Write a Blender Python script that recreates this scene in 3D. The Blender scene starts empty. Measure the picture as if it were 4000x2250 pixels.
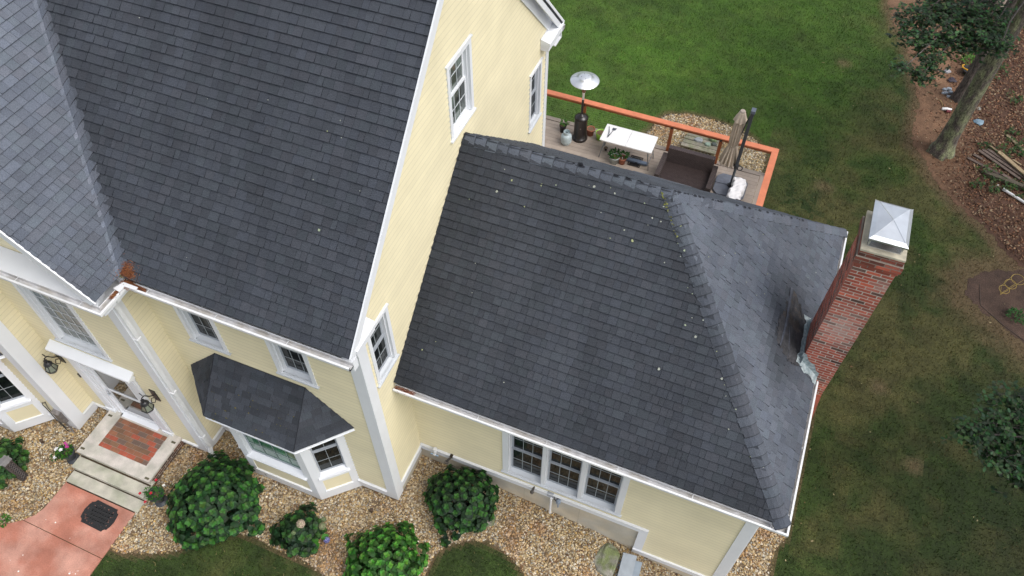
import bpy, bmesh, math, random
import numpy as np
from mathutils import Vector, Matrix
random.seed(7); rng = np.random.default_rng(11)
sc = bpy.context.scene
COL = sc.collection
# ------------------------------------------------------------------ camera
R_ = Vector((0.92574192, 0.37815073, 0.0019803)); U_ = Vector((-0.30014152, 0.73156369, 0.61215164)); F_ = Vector((-0.23003688, 0.56728881, -0.79073791))
cam = bpy.data.cameras.new('camera'); co = bpy.data.objects.new('camera', cam); COL.objects.link(co)
cam.sensor_width = 36; cam.lens = 3074.02 / 4000 * 36; cam.clip_end = 500; cam.clip_start = .1
m4 = Matrix((R_, U_, -F_)).transposed().to_4x4(); m4.translation = (4.5975, -5.128, 15.5947)
co.matrix_world = m4; sc.camera = co
# ------------------------------------------------------------------ light
SUN_EL, SUN_AZ = math.radians(55), math.radians(-12)     # azimuth measured from +x towards +y
w = bpy.data.worlds.new('World'); sc.world = w; w.use_nodes = True
nt = w.node_tree; nt.nodes.clear()
sky = nt.nodes.new('ShaderNodeTexSky'); sky.sky_type = 'NISHITA'; sky.sun_disc = False
sky.sun_elevation = SUN_EL; sky.sun_rotation = math.radians(90) - SUN_AZ
sky.air_density = 1.0; sky.dust_density = 4.0; sky.ozone_density = 1.0
hs = nt.nodes.new('ShaderNodeHueSaturation'); hs.inputs['Saturation'].default_value = .38
bg = nt.nodes.new('ShaderNodeBackground'); bg.inputs['Strength'].default_value = .15
wo = nt.nodes.new('ShaderNodeOutputWorld')
nt.links.new(sky.outputs[0], hs.inputs['Color']); nt.links.new(hs.outputs[0], bg.inputs[0]); nt.links.new(bg.outputs[0], wo.inputs[0])
sl = bpy.data.lights.new('sun', 'SUN'); sl.energy = .55; sl.angle = math.radians(40); sl.color = (1, .975, .94)
so = bpy.data.objects.new('sun', sl); COL.objects.link(so)
sd = Vector((math.cos(SUN_EL) * math.cos(SUN_AZ), math.cos(SUN_EL) * math.sin(SUN_AZ), math.sin(SUN_EL)))
so.rotation_euler = sd.to_track_quat('Z', 'Y').to_euler()
sc.view_settings.view_transform = 'Standard'; sc.view_settings.look = 'None'; sc.view_settings.gamma = 1
sc.view_settings.exposure = 0.56
# ------------------------------------------------------------------ materials
MATS = {}
def mat(name, col, rough=.7, var=0.0, vs=3.0, bump=0.0, bs=60.0, attr=True, metal=0.0, spec=.5, ior=None, col2=None, fine=0.0, fs=200.0, coat=0.0, stretch=None):
    """Principled material: base colour x per-face colour attribute, with large (var) and fine mottling, optional second colour"""
    m = bpy.data.materials.new(name); m.use_nodes = True; n = m.node_tree; p = n.nodes['Principled BSDF']
    p.inputs['Roughness'].default_value = rough; p.inputs['Metallic'].default_value = metal
    p.inputs['Specular IOR Level'].default_value = spec
    if ior: p.inputs['IOR'].default_value = ior
    if coat: p.inputs['Coat Weight'].default_value = coat
    L = n.links.new
    tc = n.nodes.new('ShaderNodeTexCoord'); src = tc.outputs['Object']
    if stretch:
        mp = n.nodes.new('ShaderNodeMapping'); mp.inputs['Scale'].default_value = stretch; L(src, mp.inputs[0]); src = mp.outputs[0]
    rgb = n.nodes.new('ShaderNodeRGB'); rgb.outputs[0].default_value = (*col, 1); cur = rgb.outputs[0]
    def noise(scale, detail=4):
        t = n.nodes.new('ShaderNodeTexNoise'); t.inputs['Scale'].default_value = scale; t.inputs['Detail'].default_value = detail
        L(src, t.inputs['Vector']); return t
    def mul(a, fac, amt):
        mr = n.nodes.new('ShaderNodeMapRange'); mr.inputs['From Min'].default_value = .3; mr.inputs['From Max'].default_value = .7
        mr.inputs['To Min'].default_value = 1 - amt; mr.inputs['To Max'].default_value = 1 + amt; L(fac, mr.inputs['Value'])
        v = n.nodes.new('ShaderNodeVectorMath'); v.operation = 'SCALE'; L(a, v.inputs[0]); L(mr.outputs[0], v.inputs['Scale']); return v.outputs[0]
    if col2:
        t = noise(vs, 6); cr = n.nodes.new('ShaderNodeMapRange'); cr.inputs['From Min'].default_value = .42; cr.inputs['From Max'].default_value = .62; L(t.outputs['Fac'], cr.inputs['Value'])
        mx = n.nodes.new('ShaderNodeMix'); mx.data_type = 'RGBA'; L(cr.outputs[0], mx.inputs[0]); L(cur, mx.inputs[6]); mx.inputs[7].default_value = (*col2, 1); cur = mx.outputs[2]
    if var: cur = mul(cur, noise(vs * 1.37 + .11).outputs['Fac'], var)
    if fine: cur = mul(cur, noise(fs, 2).outputs['Fac'], fine)
    if attr:
        a = n.nodes.new('ShaderNodeAttribute'); a.attribute_name = 'Col'
        v = n.nodes.new('ShaderNodeVectorMath'); v.operation = 'MULTIPLY'; L(cur, v.inputs[0]); L(a.outputs['Color'], v.inputs[1]); cur = v.outputs[0]
    L(cur, p.inputs['Base Color'])
    if bump:
        b = n.nodes.new('ShaderNodeBump'); b.inputs['Strength'].default_value = bump; b.inputs['Distance'].default_value = .02
        L(noise(bs, 3).outputs['Fac'], b.inputs['Height']); L(b.outputs[0], p.inputs['Normal'])
    MATS[name] = m; return m
SHINGLE = mat("shingle", (.069, .078, .095), .88, .10, 1.1, .35, 90, fine=.38, fs=120, spec=.35)
SHINGLE_EDGE = SHINGLE
SIDING = mat('siding_paint', (.765, .693, .475), .55, .06, .9, 0, fine=.02, fs=60, spec=.4)
WHITE = mat('white_trim', (.78, .80, .83), .45, .03, 1.5, 0)
VINYL = mat('sash_vinyl', (.60, .63, .66), .45, .04, 3)
SCREEN = mat('grey_sash', (.36, .39, .43), .5, .05, 3)
GUTTER = mat('gutter_metal', (.80, .81, .82), .4, .05, 2.5)
GUTIN = mat('gutter_inside', (.62, .62, .63), .6, .18, 5, col2=(.52, .50, .47))
CONC = mat('concrete', (.50, .47, .40), .85, .14, 1.6, .2, 40, fine=.08, fs=90, col2=(.55, .48, .36))
GLASS = mat('window_glass', (.012, .014, .014), .04, 0, 1, 0, spec=.55, var=.4, vs=2) if False else mat('window_glass', (.010, .013, .013), .06, .5, 2.2, 0, spec=.3, ior=1.35)
BRICK = mat('brick', (.37, .085, .052), .8, .15, 6, .3, 50, fine=.15, fs=120)
MORTAR = mat('mortar', (.52, .47, .41), .9, .1, 4, .2, 80)
SOIL = mat('soil', (.16, .105, .062), .95, .25, 3, .5, 40, fine=.3, fs=80)
LEAF = mat('leaf', (.018, .050, .016), .6, .12, 20, 0, spec=.28)
STEM = mat('stem', (.08, .07, .04), .8)
BARK = mat('bark', (.105, .088, .078), .9, .3, 4, 1.0, 24, fine=.6, fs=30, stretch=(1, 1, .3))
BLACK = mat('black_metal', (.018, .018, .02), .35, .1, 5, 0)
TERRA = mat('terracotta', (.36, .13, .075), .75, .12, 9)
STEEL = mat('polished_steel', (.93, .94, .95), .42, .03, 3, 0, metal=1.0)
GALV = mat('galvanised', (.68, .72, .76), .38, .10, 4, 0, metal=.9)
PEB = mat('pebble', (1, 1, 1), .7, .08, 30, spec=.35)
# ------------------------------------------------------------------ mesh helper
V3 = Vector
class MB:
    def __init__(s): s.v = []; s.f = []; s.c = []; s.m = []; s.sm = []; s.col = (1, 1, 1); s.mi = 0; s.smooth = False
    def add(s, verts, faces, col=None):
        b = len(s.v); s.v += [tuple(p) for p in verts]
        for f in faces:
            s.f.append([b + i for i in f]); s.c.append(col or s.col); s.m.append(s.mi); s.sm.append(s.smooth)
    def poly(s, pts, col=None): s.add(pts, [list(range(len(pts)))], col)
    def box(s, lo, hi, col=None):
        x0, y0, z0 = lo; x1, y1, z1 = hi
        s.add([(x0,y0,z0),(x1,y0,z0),(x1,y1,z0),(x0,y1,z0),(x0,y0,z1),(x1,y0,z1),(x1,y1,z1),(x0,y1,z1)],
              [(3,2,1,0),(4,5,6,7),(0,1,5,4),(1,2,6,5),(2,3,7,6),(3,0,4,7)], col)
    def fbox(s, P, A, B, N, a0, a1, b0, b1, n0, n1, col=None):
        """box in the frame (A,B,N) at P"""
        q = [P + A*a + B*b + N*n for n in (n0, n1) for a, b in ((a0,b0),(a1,b0),(a1,b1),(a0,b1))]
        s.add(q, [(3,2,1,0),(4,5,6,7),(0,1,5,4),(1,2,6,5),(2,3,7,6),(3,0,4,7)], col)
    def prism(s, pts, d, col=None):
        """polygon pts extruded by vector d"""
        n = len(pts); q = [V3(p) for p in pts] + [V3(p) + V3(d) for p in pts]
        s.add(q, [list(range(n))[::-1], list(range(n, 2*n))] + [(i, (i+1) % n, n + (i+1) % n, n + i) for i in range(n)], col)
    def tube(s, pts, r, n=8, col=None, caps=True):
        pts = [V3(p) for p in pts]; rr = r if isinstance(r, (list, tuple)) else [r]*len(pts)
        b = len(s.v); up = None
        for i, p in enumerate(pts):
            t = (pts[min(i+1, len(pts)-1)] - pts[max(i-1, 0)])
            t = t.normalized() if t.length > 1e-9 else V3((0,0,1))
            if up is None: up = V3((0,0,1)) if abs(t.z) < .9 else V3((1,0,0))
            a = t.cross(up).normalized(); up = a.cross(t).normalized()
            for k in range(n):
                th = 2*math.pi*k/n; s.v.append(tuple(p + (a*math.cos(th) + up*math.sin(th))*rr[i]))
        fs = [(b+i*n+k, b+i*n+(k+1)%n, b+(i+1)*n+(k+1)%n, b+(i+1)*n+k) for i in range(len(pts)-1) for k in range(n)]
        if caps: fs += [tuple(b+k for k in range(n))[::-1], tuple(b+(len(pts)-1)*n+k for k in range(n))]
        for f in fs: s.f.append(list(f)); s.c.append(col or s.col); s.m.append(s.mi); s.sm.append(s.smooth)
    def lathe(s, c, prof, n=20, col=None, sx=1, sy=1, wob=None):
        """profile [(r,z)...] about the vertical through c"""
        b = len(s.v); c = V3(c)
        for i, (r, z) in enumerate(prof):
            for k in range(n):
                th = 2*math.pi*k/n; q = r * (wob(th, i) if wob else 1)
                s.v.append((c.x + q*sx*math.cos(th), c.y + q*sy*math.sin(th), c.z + z))
        for i in range(len(prof)-1):
            for k in range(n):
                s.f.append([b+i*n+k, b+i*n+(k+1)%n, b+(i+1)*n+(k+1)%n, b+(i+1)*n+k]); s.c.append(col or s.col); s.m.append(s.mi); s.sm.append(s.smooth)
        for i in (0, len(prof)-1):
            if prof[i][0] > 1e-4:
                s.f.append([b+i*n+k for k in range(n)]); s.c.append(col or s.col); s.m.append(s.mi); s.sm.append(False)
    def build(s, name, mats, parent=None, bevel=0, seg=2):
        me = bpy.data.meshes.new(name); me.from_pydata(s.v, [], s.f)
        for mm in (mats if isinstance(mats, (list, tuple)) else [mats]): me.materials.append(mm)
        me.polygons.foreach_set('material_index', s.m); me.polygons.foreach_set('use_smooth', s.sm)
        a = me.color_attributes.new('Col', 'FLOAT_COLOR', 'CORNER')
        c = np.ones((len(s.f), 4), np.float32); c[:, :3] = np.array(s.c, np.float32)
        c = np.repeat(c, [len(f) for f in s.f], axis=0); a.data.foreach_set('color', c.ravel())
        me.update()
        if bevel:
            bm = bmesh.new(); bm.from_mesh(me); bmesh.ops.remove_doubles(bm, verts=bm.verts, dist=1e-5)
            es = [e for e in bm.edges if len(e.link_faces) == 2 and e.calc_face_angle(0) > .6]
            bmesh.ops.bevel(bm, geom=es, offset=bevel, segments=seg, profile=.6, affect='EDGES'); bm.to_mesh(me); bm.free()
        o = bpy.data.objects.new(name, me); COL.objects.link(o)
        if parent: o.parent = parent
        return o
def rawmesh(name, v, f, cols, m, parent=None, smooth=False):
    """v (n,3), f (m,k), cols (m,3) numpy arrays -> object"""
    me = bpy.data.meshes.new(name); nv, (nf, k) = len(v), f.shape
    me.vertices.add(nv); me.vertices.foreach_set('co', v.astype(np.float32).ravel())
    me.loops.add(nf*k); me.loops.foreach_set('vertex_index', f.astype(np.int32).ravel())
    me.polygons.add(nf); me.polygons.foreach_set('loop_start', np.arange(0, nf*k, k, dtype=np.int32))
    try: me.polygons.foreach_set('loop_total', np.full(nf, k, np.int32))
    except Exception: pass
    me.materials.append(m); me.polygons.foreach_set('use_smooth', np.full(nf, smooth))
    a = me.color_attributes.new('Col', 'FLOAT_COLOR', 'CORNER')
    c = np.ones((nf, 4), np.float32); c[:, :3] = cols; a.data.foreach_set('color', np.repeat(c, k, axis=0).ravel())
    me.update(calc_edges=True); me.validate()
    o = bpy.data.objects.new(name, me); COL.objects.link(o)
    if parent: o.parent = parent
    return o
def tag(o, label=None, cat=None, group=None, kind=None):
    for k, v in (('label', label), ('category', cat), ('group', group), ('kind', kind)):
        if v: o[k] = v
    return o
def thing(name, label, cat, loc=(0, 0, 0), group=None):
    o = bpy.data.objects.new(name, None); COL.objects.link(o); o.location = loc; o.empty_display_size = .1
    return tag(o, label, cat, group)
X, Y, Z = V3((1,0,0)), V3((0,1,0)), V3((0,0,1))
def vnoise(x, y, s, seed=0):
    """smooth lattice noise 0..1, vectorised"""
    x = np.asarray(x, float)*s + seed*17.3; y = np.asarray(y, float)*s - seed*9.1
    xi, yi = np.floor(x), np.floor(y); fx, fy = x-xi, y-yi; fx = fx*fx*(3-2*fx); fy = fy*fy*(3-2*fy)
    h = lambda a, b: np.modf(np.abs(np.sin(a*127.1 + b*311.7 + seed*74.7)*43758.5453))[0]
    return (h(xi,yi)*(1-fx)+h(xi+1,yi)*fx)*(1-fy) + (h(xi,yi+1)*(1-fx)+h(xi+1,yi+1)*fx)*fy
def fbm(x, y, s, seed=0): return (vnoise(x,y,s,seed)*.5 + vnoise(x,y,s*2.1,seed+1)*.28 + vnoise(x,y,s*4.3,seed+2)*.22)
def jit(c, a): k = 1 + random.uniform(-a, a); return tuple(q*k for q in c)
# ------------------------------------------------------------------ polygons and courses
def clip(poly, a, b, c):
    """keep the part of a 2-D polygon where a*u + b*v >= c"""
    out = []
    for i, p in enumerate(poly):
        q = poly[(i+1) % len(poly)]; dp = a*p[0]+b*p[1]-c; dq = a*q[0]+b*q[1]-c
        if dp >= 0: out.append(p)
        if (dp >= 0) != (dq >= 0): t = dp/(dp-dq); out.append((p[0]+(q[0]-p[0])*t, p[1]+(q[1]-p[1])*t))
    return out
def holes(poly, hs):
    """convex polygon minus rectangles (u0,v0,u1,v1) -> list of convex polygons"""
    if not hs: return [poly]
    us = sorted({h[0] for h in hs} | {h[2] for h in hs} | {-99, 99}); out = []
    for a, b in zip(us, us[1:]):
        q = clip(clip(poly, 1, 0, a), -1, 0, -b)
        if len(q) < 3: continue
        vs = sorted([(h[1], h[3]) for h in hs if h[0] < (a+b)/2 < h[2]]); lo = -99
        for v0, v1 in vs + [(99, 99)]:
            r = clip(clip(q, 0, 1, lo), 0, -1, -v0)
            if len(r) > 2: out.append(r)
            lo = v1
    return out
def courses(mb, polys, P, U, Vd, N, e, t, v00=0, tabs=None, tone=None, butt=.55, gap=.004, base=True, lift=.006):
    for poly in polys:
        if base: mb.poly([P + U*u + Vd*v - N*.001 for u, v in poly], (.35, .35, .38) if tabs else None)
        vmin, vmax = min(p[1] for p in poly), max(p[1] for p in poly)
        k = math.floor((vmin-v00)/e)
        while v00 + k*e < vmax - 1e-4:
            a, b = v00+k*e, v00+(k+1)*e; row = clip(clip(poly, 0, 1, a), 0, -1, -b); k += 1
            if len(row) < 3: continue
            u0, u1 = min(p[0] for p in row), max(p[0] for p in row); u = u0 - (random.random()*.2 if tabs else 0)
            wob = random.uniform(-.004, .004) if tabs else 0
            while u < u1 - 1e-4:
                un = min(u + random.choice(tabs)*random.uniform(.9, 1.1), u1) if tabs else u1
                if u1 - un < .03: un = u1
                q = clip(clip(row, 1, 0, u), -1, 0, -(un - (gap if tabs else 0)))
                if len(q) > 2:
                    col = tone(P + U*(u+un)/2 + Vd*(a+b)/2) if tone else (1, 1, 1); tt = t + (random.choice((0, lift)) if tabs else 0)
                    f = lambda v: tt*(1-(v-a)/e) + .0008
                    if tabs or b-a < .03: mb.poly([P + U*x + Vd*(v+wob*(v-a < .001)) + N*f(v) for x, v in q], col)
                    else:
                        for qq, kk in ((clip(q, 0, 1, a+.008), 1), (clip(q, 0, -1, -(a+.008)), .80)):  # darker bottom strip paints the lap shadow into each clapboard
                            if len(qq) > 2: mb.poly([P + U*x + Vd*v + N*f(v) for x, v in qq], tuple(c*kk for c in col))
                    lo = [p for p in q if p[1] - a < 1e-6]
                    if len(lo) > 1:
                        xa, xb = min(p[0] for p in lo), max(p[0] for p in lo); aa = a + wob
                        mb.poly([P+U*xa+Vd*aa-N*.002, P+U*xb+Vd*aa-N*.002, P+U*xb+Vd*aa+N*f(a), P+U*xa+Vd*aa+N*f(a)], tuple(c*butt for c in col))
                u = un
# ------------------------------------------------------------------ ground
XS=[-60,-1,0,1,2,3,4,4.7,5.2,5.8,6.6,8,90]; ZS=[0,0,0,-.1,-.2,-.35,-.5,-.68,-.88,-1.02,-1.12,-1.2,-1.2]
def G(x, y):
    x = np.asarray(x, float); y = np.asarray(y, float)
    a = np.interp(x, XS, ZS); b = np.interp(x, [5, 7.5], [-.95, -1.1]); t = np.clip((y-2.5)/4.5, 0, 1); t = t*t*(3-2*t)
    return a*(1-t) + b*t
def inside(poly, x, y):
    r = np.zeros(x.shape, bool); n = len(poly)
    for i in range(n):
        (x0, y0), (x1, y1) = poly[i], poly[(i+1) % n]
        if y0 == y1: continue
        r ^= ((y0 > y) != (y1 > y)) & (x < (x1-x0)*(y-y0)/(y1-y0)+x0)
    return r
def pdist(poly, x, y, closed=True):
    d = np.full(x.shape, 1e9); n = len(poly)
    for i in range(n if closed else n-1):
        (x0, y0), (x1, y1) = poly[i], poly[(i+1) % n]; L = (x1-x0)**2+(y1-y0)**2
        t = np.clip(((x-x0)*(x1-x0)+(y-y0)*(y1-y0))/L, 0, 1); d = np.minimum(d, np.hypot(x-x0-t*(x1-x0), y-y0-t*(y1-y0)))
    return d
WALK = [(-4.87,-2.24),(-4.87,-9),(-12,-9),(-12,-4.4),(-9,-4.1),(-7.7,-3.68),(-7.25,-3.52),(-6.95,-3.3),(-6.74,-3.1),(-6.66,-2.9),(-6.64,-2.24)]
GRAVEL = [(-14,1.2),(-14,-3.6),(-9.2,-4.15),(-7.7,-3.7),(-7.25,-3.54),(-6.95,-3.32),(-6.74,-3.1),(-6.66,-2.9),(-6.6,-1.5),(-4.87,-1.5),(-4.87,-3.06),(-4.5,-3.0),(-4.07,-2.84),(-3.57,-2.54),(-3.3,-2.15),(-2.9,-1.85),(-2.31,-1.76),(-1.76,-1.8),(-1.17,-1.81),(-.82,-1.84),(-.45,-1.97),(.2,-2.35),(.9,-2.2),(1.2,-1.7),(1.14,-1.14),(1.12,-.76),(1.28,-.44),(1.61,-.16),(2.0,0),(2.33,-.04),(2.68,-.15),(2.99,-.31),(3.3,-.7),(3.7,-1.3),(5,-2.2),(6.5,-1.0),(7.3,.6),(7.59,1.86),(7.6,2.46),(7.77,2.81),(7.8,8.6),(6.5,8.6),(6.5,1.2)]
BACKBED = [(1.2,12.5),(1.3,13.9),(1.44,14.15),(1.51,14.68),(1.72,15.1),(2.26,15.38),(2.89,15.44),(3.5,15.38),(3.9,15.3),(4.57,15.0),(4.9,14.7),(5.04,14.3),(5.06,12.3)]
MULCH = [(7.6,30),(7.5,25.5),(7.82,23.85),(8.5,22.2),(8.89,20.6),(9.18,19.34),(9.13,18.08),(9.15,16.9),(9.54,16.31),(9.85,15.59),(10.33,14.97),(10.86,14.41),(11.51,13.81),(11.93,13.26),(12.6,12.6),(16,10.5),(40,9),(40,45),(7.6,45)]
BED2 = [(11.0,11.2),(11.03,11.82),(11.35,12.2),(11.9,12.5),(12.6,12.75),(15,12.2),(15,10.0),(12.5,10.15),(12.1,10.38),(11.51,10.80),(11.3,10.95)]
def lawn_col(x, y):
    """per-place grass colour (species, drought, worn patches and painted-in tree shade)"""
    n1, n2, n3 = fbm(x, y, .35, 3), fbm(x, y, .9, 8), fbm(x, y, 3.1, 5)
    lush = np.clip((y-13.2)/5, 0, 1)*np.clip((9.5-x)/3.5, 0, 1)
    lush = np.maximum(lush, np.where((x < 5) & (y > 10), .95, 0))
    front = (y < 1.2) & (x < 6)
    g1 = np.array([.028,.050,.008]); g2 = np.array([.046,.102,.009]); dry = np.array([.092,.084,.028]); shade = np.array([.020,.040,.010])
    k = np.clip(lush*.9 + (n1-.5)*1.3 + (n2-.5)*.5, 0, 1.25)[..., None]
    c = g1*(1-k) + g2*k
    dk = np.clip(((n2-.47)*2.6 + .16)*(1-lush*.82), 0, .75)
    dk = np.clip(dk + .55*np.exp(-((x-6.6)/1.6)**2-((y-11.3)/2.6)**2)*(n3 > .35) + .3*np.exp(-((x-9.5)/1.5)**2-((y-9)/2.5)**2)*n2*2, 0, .85)
    dk = np.where(front, np.clip((n2-.55)*2.0, 0, .5), dk)[..., None]
    c = c*(1-dk) + dry*dk
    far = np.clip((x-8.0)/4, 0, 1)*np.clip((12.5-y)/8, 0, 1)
    c = c*(1-.50*far)[..., None]  # right side darkened: tree shade painted into the grass colour
    c = np.where(front[..., None], c*.88, c)
    c = c*(.58 + .84*n3)[..., None]*1.08*(.86 + .28*fbm(x, y, .22, 31))[..., None]
    # worn soil next to beds
    for poly, wd, ds in ((MULCH, .35, .10), (BED2, .9, .25), (GRAVEL, .13, .02), (BACKBED, .22, .04)):
        d = pdist(poly, x, y); kk = np.clip(1-(d-ds)/wd + (n3-.5)*.9, 0, 1)[..., None]*.8
        c = c*(1-kk) + np.array([.135,.088,.048])*kk
    for (px, py, pr) in ((6.6,20.2,.28),(8.1,9.6,.3),(6.9,13.9,.3),(9.2,7.4,.25),(10.2,5.6,.25)):
        kk = np.clip(1.3-np.hypot(x-px, y-py)/pr + (n3-.5), 0, 1)[..., None]*.6; c = c*(1-kk)+np.array([.17,.12,.065])*kk
    return c
def grid(name, x0, x1, y0, y1, st, m, colf, dz=0, mask=None):
    xs = np.arange(x0, x1+st*.5, st); ys = np.arange(y0, y1+st*.5, st); XX, YY = np.meshgrid(xs, ys)
    v = np.stack([XX, YY, G(XX, YY)+dz], -1).reshape(-1, 3); nx = len(xs); i = np.arange(len(v)).reshape(XX.shape)
    f = np.stack([i[:-1,:-1], i[:-1,1:], i[1:,1:], i[1:,:-1]], -1).reshape(-1, 4)
    cx, cy = v[f, 0].mean(1), v[f, 1].mean(1)
    if mask is not None: k = mask(cx, cy); f = f[k]; cx = cx[k]; cy = cy[k]
    return rawmesh(name, v, f, colf(cx, cy), m, smooth=True)
GRASSM = mat('grass_ground', (1, 1, 1), .95, .12, 7, .6, 45, fine=.45, fs=38)
core = lambda x, y: (x > -9) & (x < 20) & (y > -8) & (y < 34)
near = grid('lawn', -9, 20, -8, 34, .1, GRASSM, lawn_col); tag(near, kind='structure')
mb = MB(); far = np.array([.035,.07,.014])
for x0, x1, y0, y1 in ((-90, -9, -60, 90), (20, 90, -60, 90), (-9, 20, -60, -8), (-9, 20, 34, 90)):
    n = 10
    for i in range(n):
        for j in range(n):
            xa, xb = x0+(x1-x0)*i/n, x0+(x1-x0)*(i+1)/n; ya, yb = y0+(y1-y0)*j/n, y0+(y1-y0)*(j+1)/n
            mb.poly([(a, b, float(G(a, b))-.004) for a, b in ((xa,ya),(xb,ya),(xb,yb),(xa,yb))], tuple(far))
tag(mb.build('ground', GRASSM), kind='structure')
# mulch sheets with ragged edges
def sheet(name, poly, m, dz, st, colf, ragged=.12):
    return grid(name, min(p[0] for p in poly), min(max(p[0] for p in poly), 22), min(p[1] for p in poly), min(max(p[1] for p in poly), 34), st, m, colf, dz,
        lambda x, y: inside(poly, x + (fbm(x, y, 3, 1)-.5)*ragged*2, y + (fbm(x, y, 3, 2)-.5)*ragged*2))
MULCHM = mat('mulch', (1, 1, 1), .95, .2, 3, .8, 30, fine=.4, fs=45)
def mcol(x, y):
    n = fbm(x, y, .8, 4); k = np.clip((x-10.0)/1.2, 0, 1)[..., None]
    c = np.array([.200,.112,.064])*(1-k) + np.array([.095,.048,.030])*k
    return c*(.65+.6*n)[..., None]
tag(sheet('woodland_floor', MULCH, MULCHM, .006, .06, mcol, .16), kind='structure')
tag(sheet('planting_bed', BED2, MULCHM, .006, .05, lambda x, y: np.array([.085,.052,.038])*(.6+.7*fbm(x, y, 2, 4))[..., None], .12), kind='structure')
tag(sheet('gravel_bed', GRAVEL, MULCHM, .005, .05, lambda x, y: np.array([.20,.14,.085])*(.6+.6*fbm(x, y, 3, 4))[..., None], .03), kind='structure')
tag(sheet('gravel_bed', BACKBED, MULCHM, .005, .05, lambda x, y: np.array([.20,.14,.085])*(.6+.6*fbm(x, y, 3, 4))[..., None], .05), kind='structure')
# pebbles (stuff)
ico_t = (1+5**.5)/2
ICO = np.array([(-1,ico_t,0),(1,ico_t,0),(-1,-ico_t,0),(1,-ico_t,0),(0,-1,ico_t),(0,1,ico_t),(0,-1,-ico_t),(0,1,-ico_t),(ico_t,0,-1),(ico_t,0,1),(-ico_t,0,-1),(-ico_t,0,1)])/math.sqrt(1+ico_t**2)
ICF = np.array([(0,11,5),(0,5,1),(0,1,7),(0,7,10),(0,10,11),(1,5,9),(5,11,4),(11,10,2),(10,7,6),(7,1,8),(3,9,4),(3,4,2),(3,2,6),(3,6,8),(3,8,9),(4,9,5),(2,4,11),(6,2,10),(8,6,7),(9,8,1)])
HOUSEBLOCK = [((-4.24,0),(0.0,8.2)), ((-14,-.56),(-4.26,8)), ((-14,-1.16),(-7.24,0)), ((0,1.12),(6.56,8.2)), ((-6.7,-2.24),(-4.88,-.5)), ((6.5,3.2),(7.2,4.7))]
def pebbles(name, poly, dens, box, lab, sz=(.011, .025)):
    x0, x1, y0, y1 = box; n = int((x1-x0)*(y1-y0)*dens); x = rng.uniform(x0, x1, n); y = rng.uniform(y0, y1, n)
    k = inside(poly, x + rng.normal(0, .025, n), y + rng.normal(0, .025, n))
    for (a, b), (c, d) in HOUSEBLOCK: k &= ~((x > a) & (x < c) & (y > b) & (y < d))
    if name == 'gravel': k &= ~(inside(WALK, x, y)) & ~((np.hypot(x-4.85, (y-.7)) < .22))
    x, y = x[k], y[k]; n = len(x)
    s = rng.uniform(*sz, n); sx = s*rng.uniform(.8, 1.35, n); sz_ = s*rng.uniform(.45, .8, n); a = rng.uniform(0, 6.28, n)
    v = ICO[None]*np.stack([sx, s, sz_], -1)[:, None]*(1+rng.uniform(-.14, .14, (n, 12, 1)))
    ca, sa = np.cos(a)[:, None], np.sin(a)[:, None]; vx = v[..., 0]*ca - v[..., 1]*sa; vy = v[..., 0]*sa + v[..., 1]*ca
    tilt = rng.normal(0, .3, n)[:, None]; vz = v[..., 2] + vx*tilt*.3
    z = G(x, y) + .006 + rng.uniform(0, .02, n)
    vv = np.stack([vx + x[:, None], vy + y[:, None], vz + z[:, None]], -1).reshape(-1, 3)
    f = (ICF[None] + (np.arange(n)*12)[:, None, None]).reshape(-1, 3)
    pal = np.array([(.47,.36,.20),(.40,.27,.12),(.56,.46,.30),(.31,.23,.13),(.62,.57,.47),(.30,.27,.22),(.22,.12,.06),(.45,.37,.26),(.38,.37,.33),(.50,.33,.12)])
    pr = np.array([.2,.15,.18,.13,.08,.06,.05,.09,.03,.03]); c = pal[rng.choice(len(pal), n, p=pr/pr.sum())]*rng.uniform(.58, 1.30, (n, 1))
    # stones run paler and darker, some redder, in random patches
    wv = fbm(x, y, .9, 12); c = c*(.72+.55*wv)[:, None]
    rs = np.clip((fbm(x, y, 1.6, 21)-.6)*5, 0, 1)[:, None]*.5; c = c*(1-rs) + c*np.array([.8,.5,.35])*rs
    o = rawmesh(name, vv, f, np.repeat(c, 20, axis=0), PEB)
    return tag(o, lab, 'gravel', kind='stuff')
pebbles('gravel', GRAVEL, 1700, (-10, 8, -4.4, 3.2), 'tan and cream river pebbles filling the beds along the yellow house front')
pebbles('gravel', BACKBED, 1000, (1.1, 5.1, 12.4, 15.5), 'pale river pebbles in the rounded bed beyond the deck rail', sz=(.016, .032))
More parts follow.
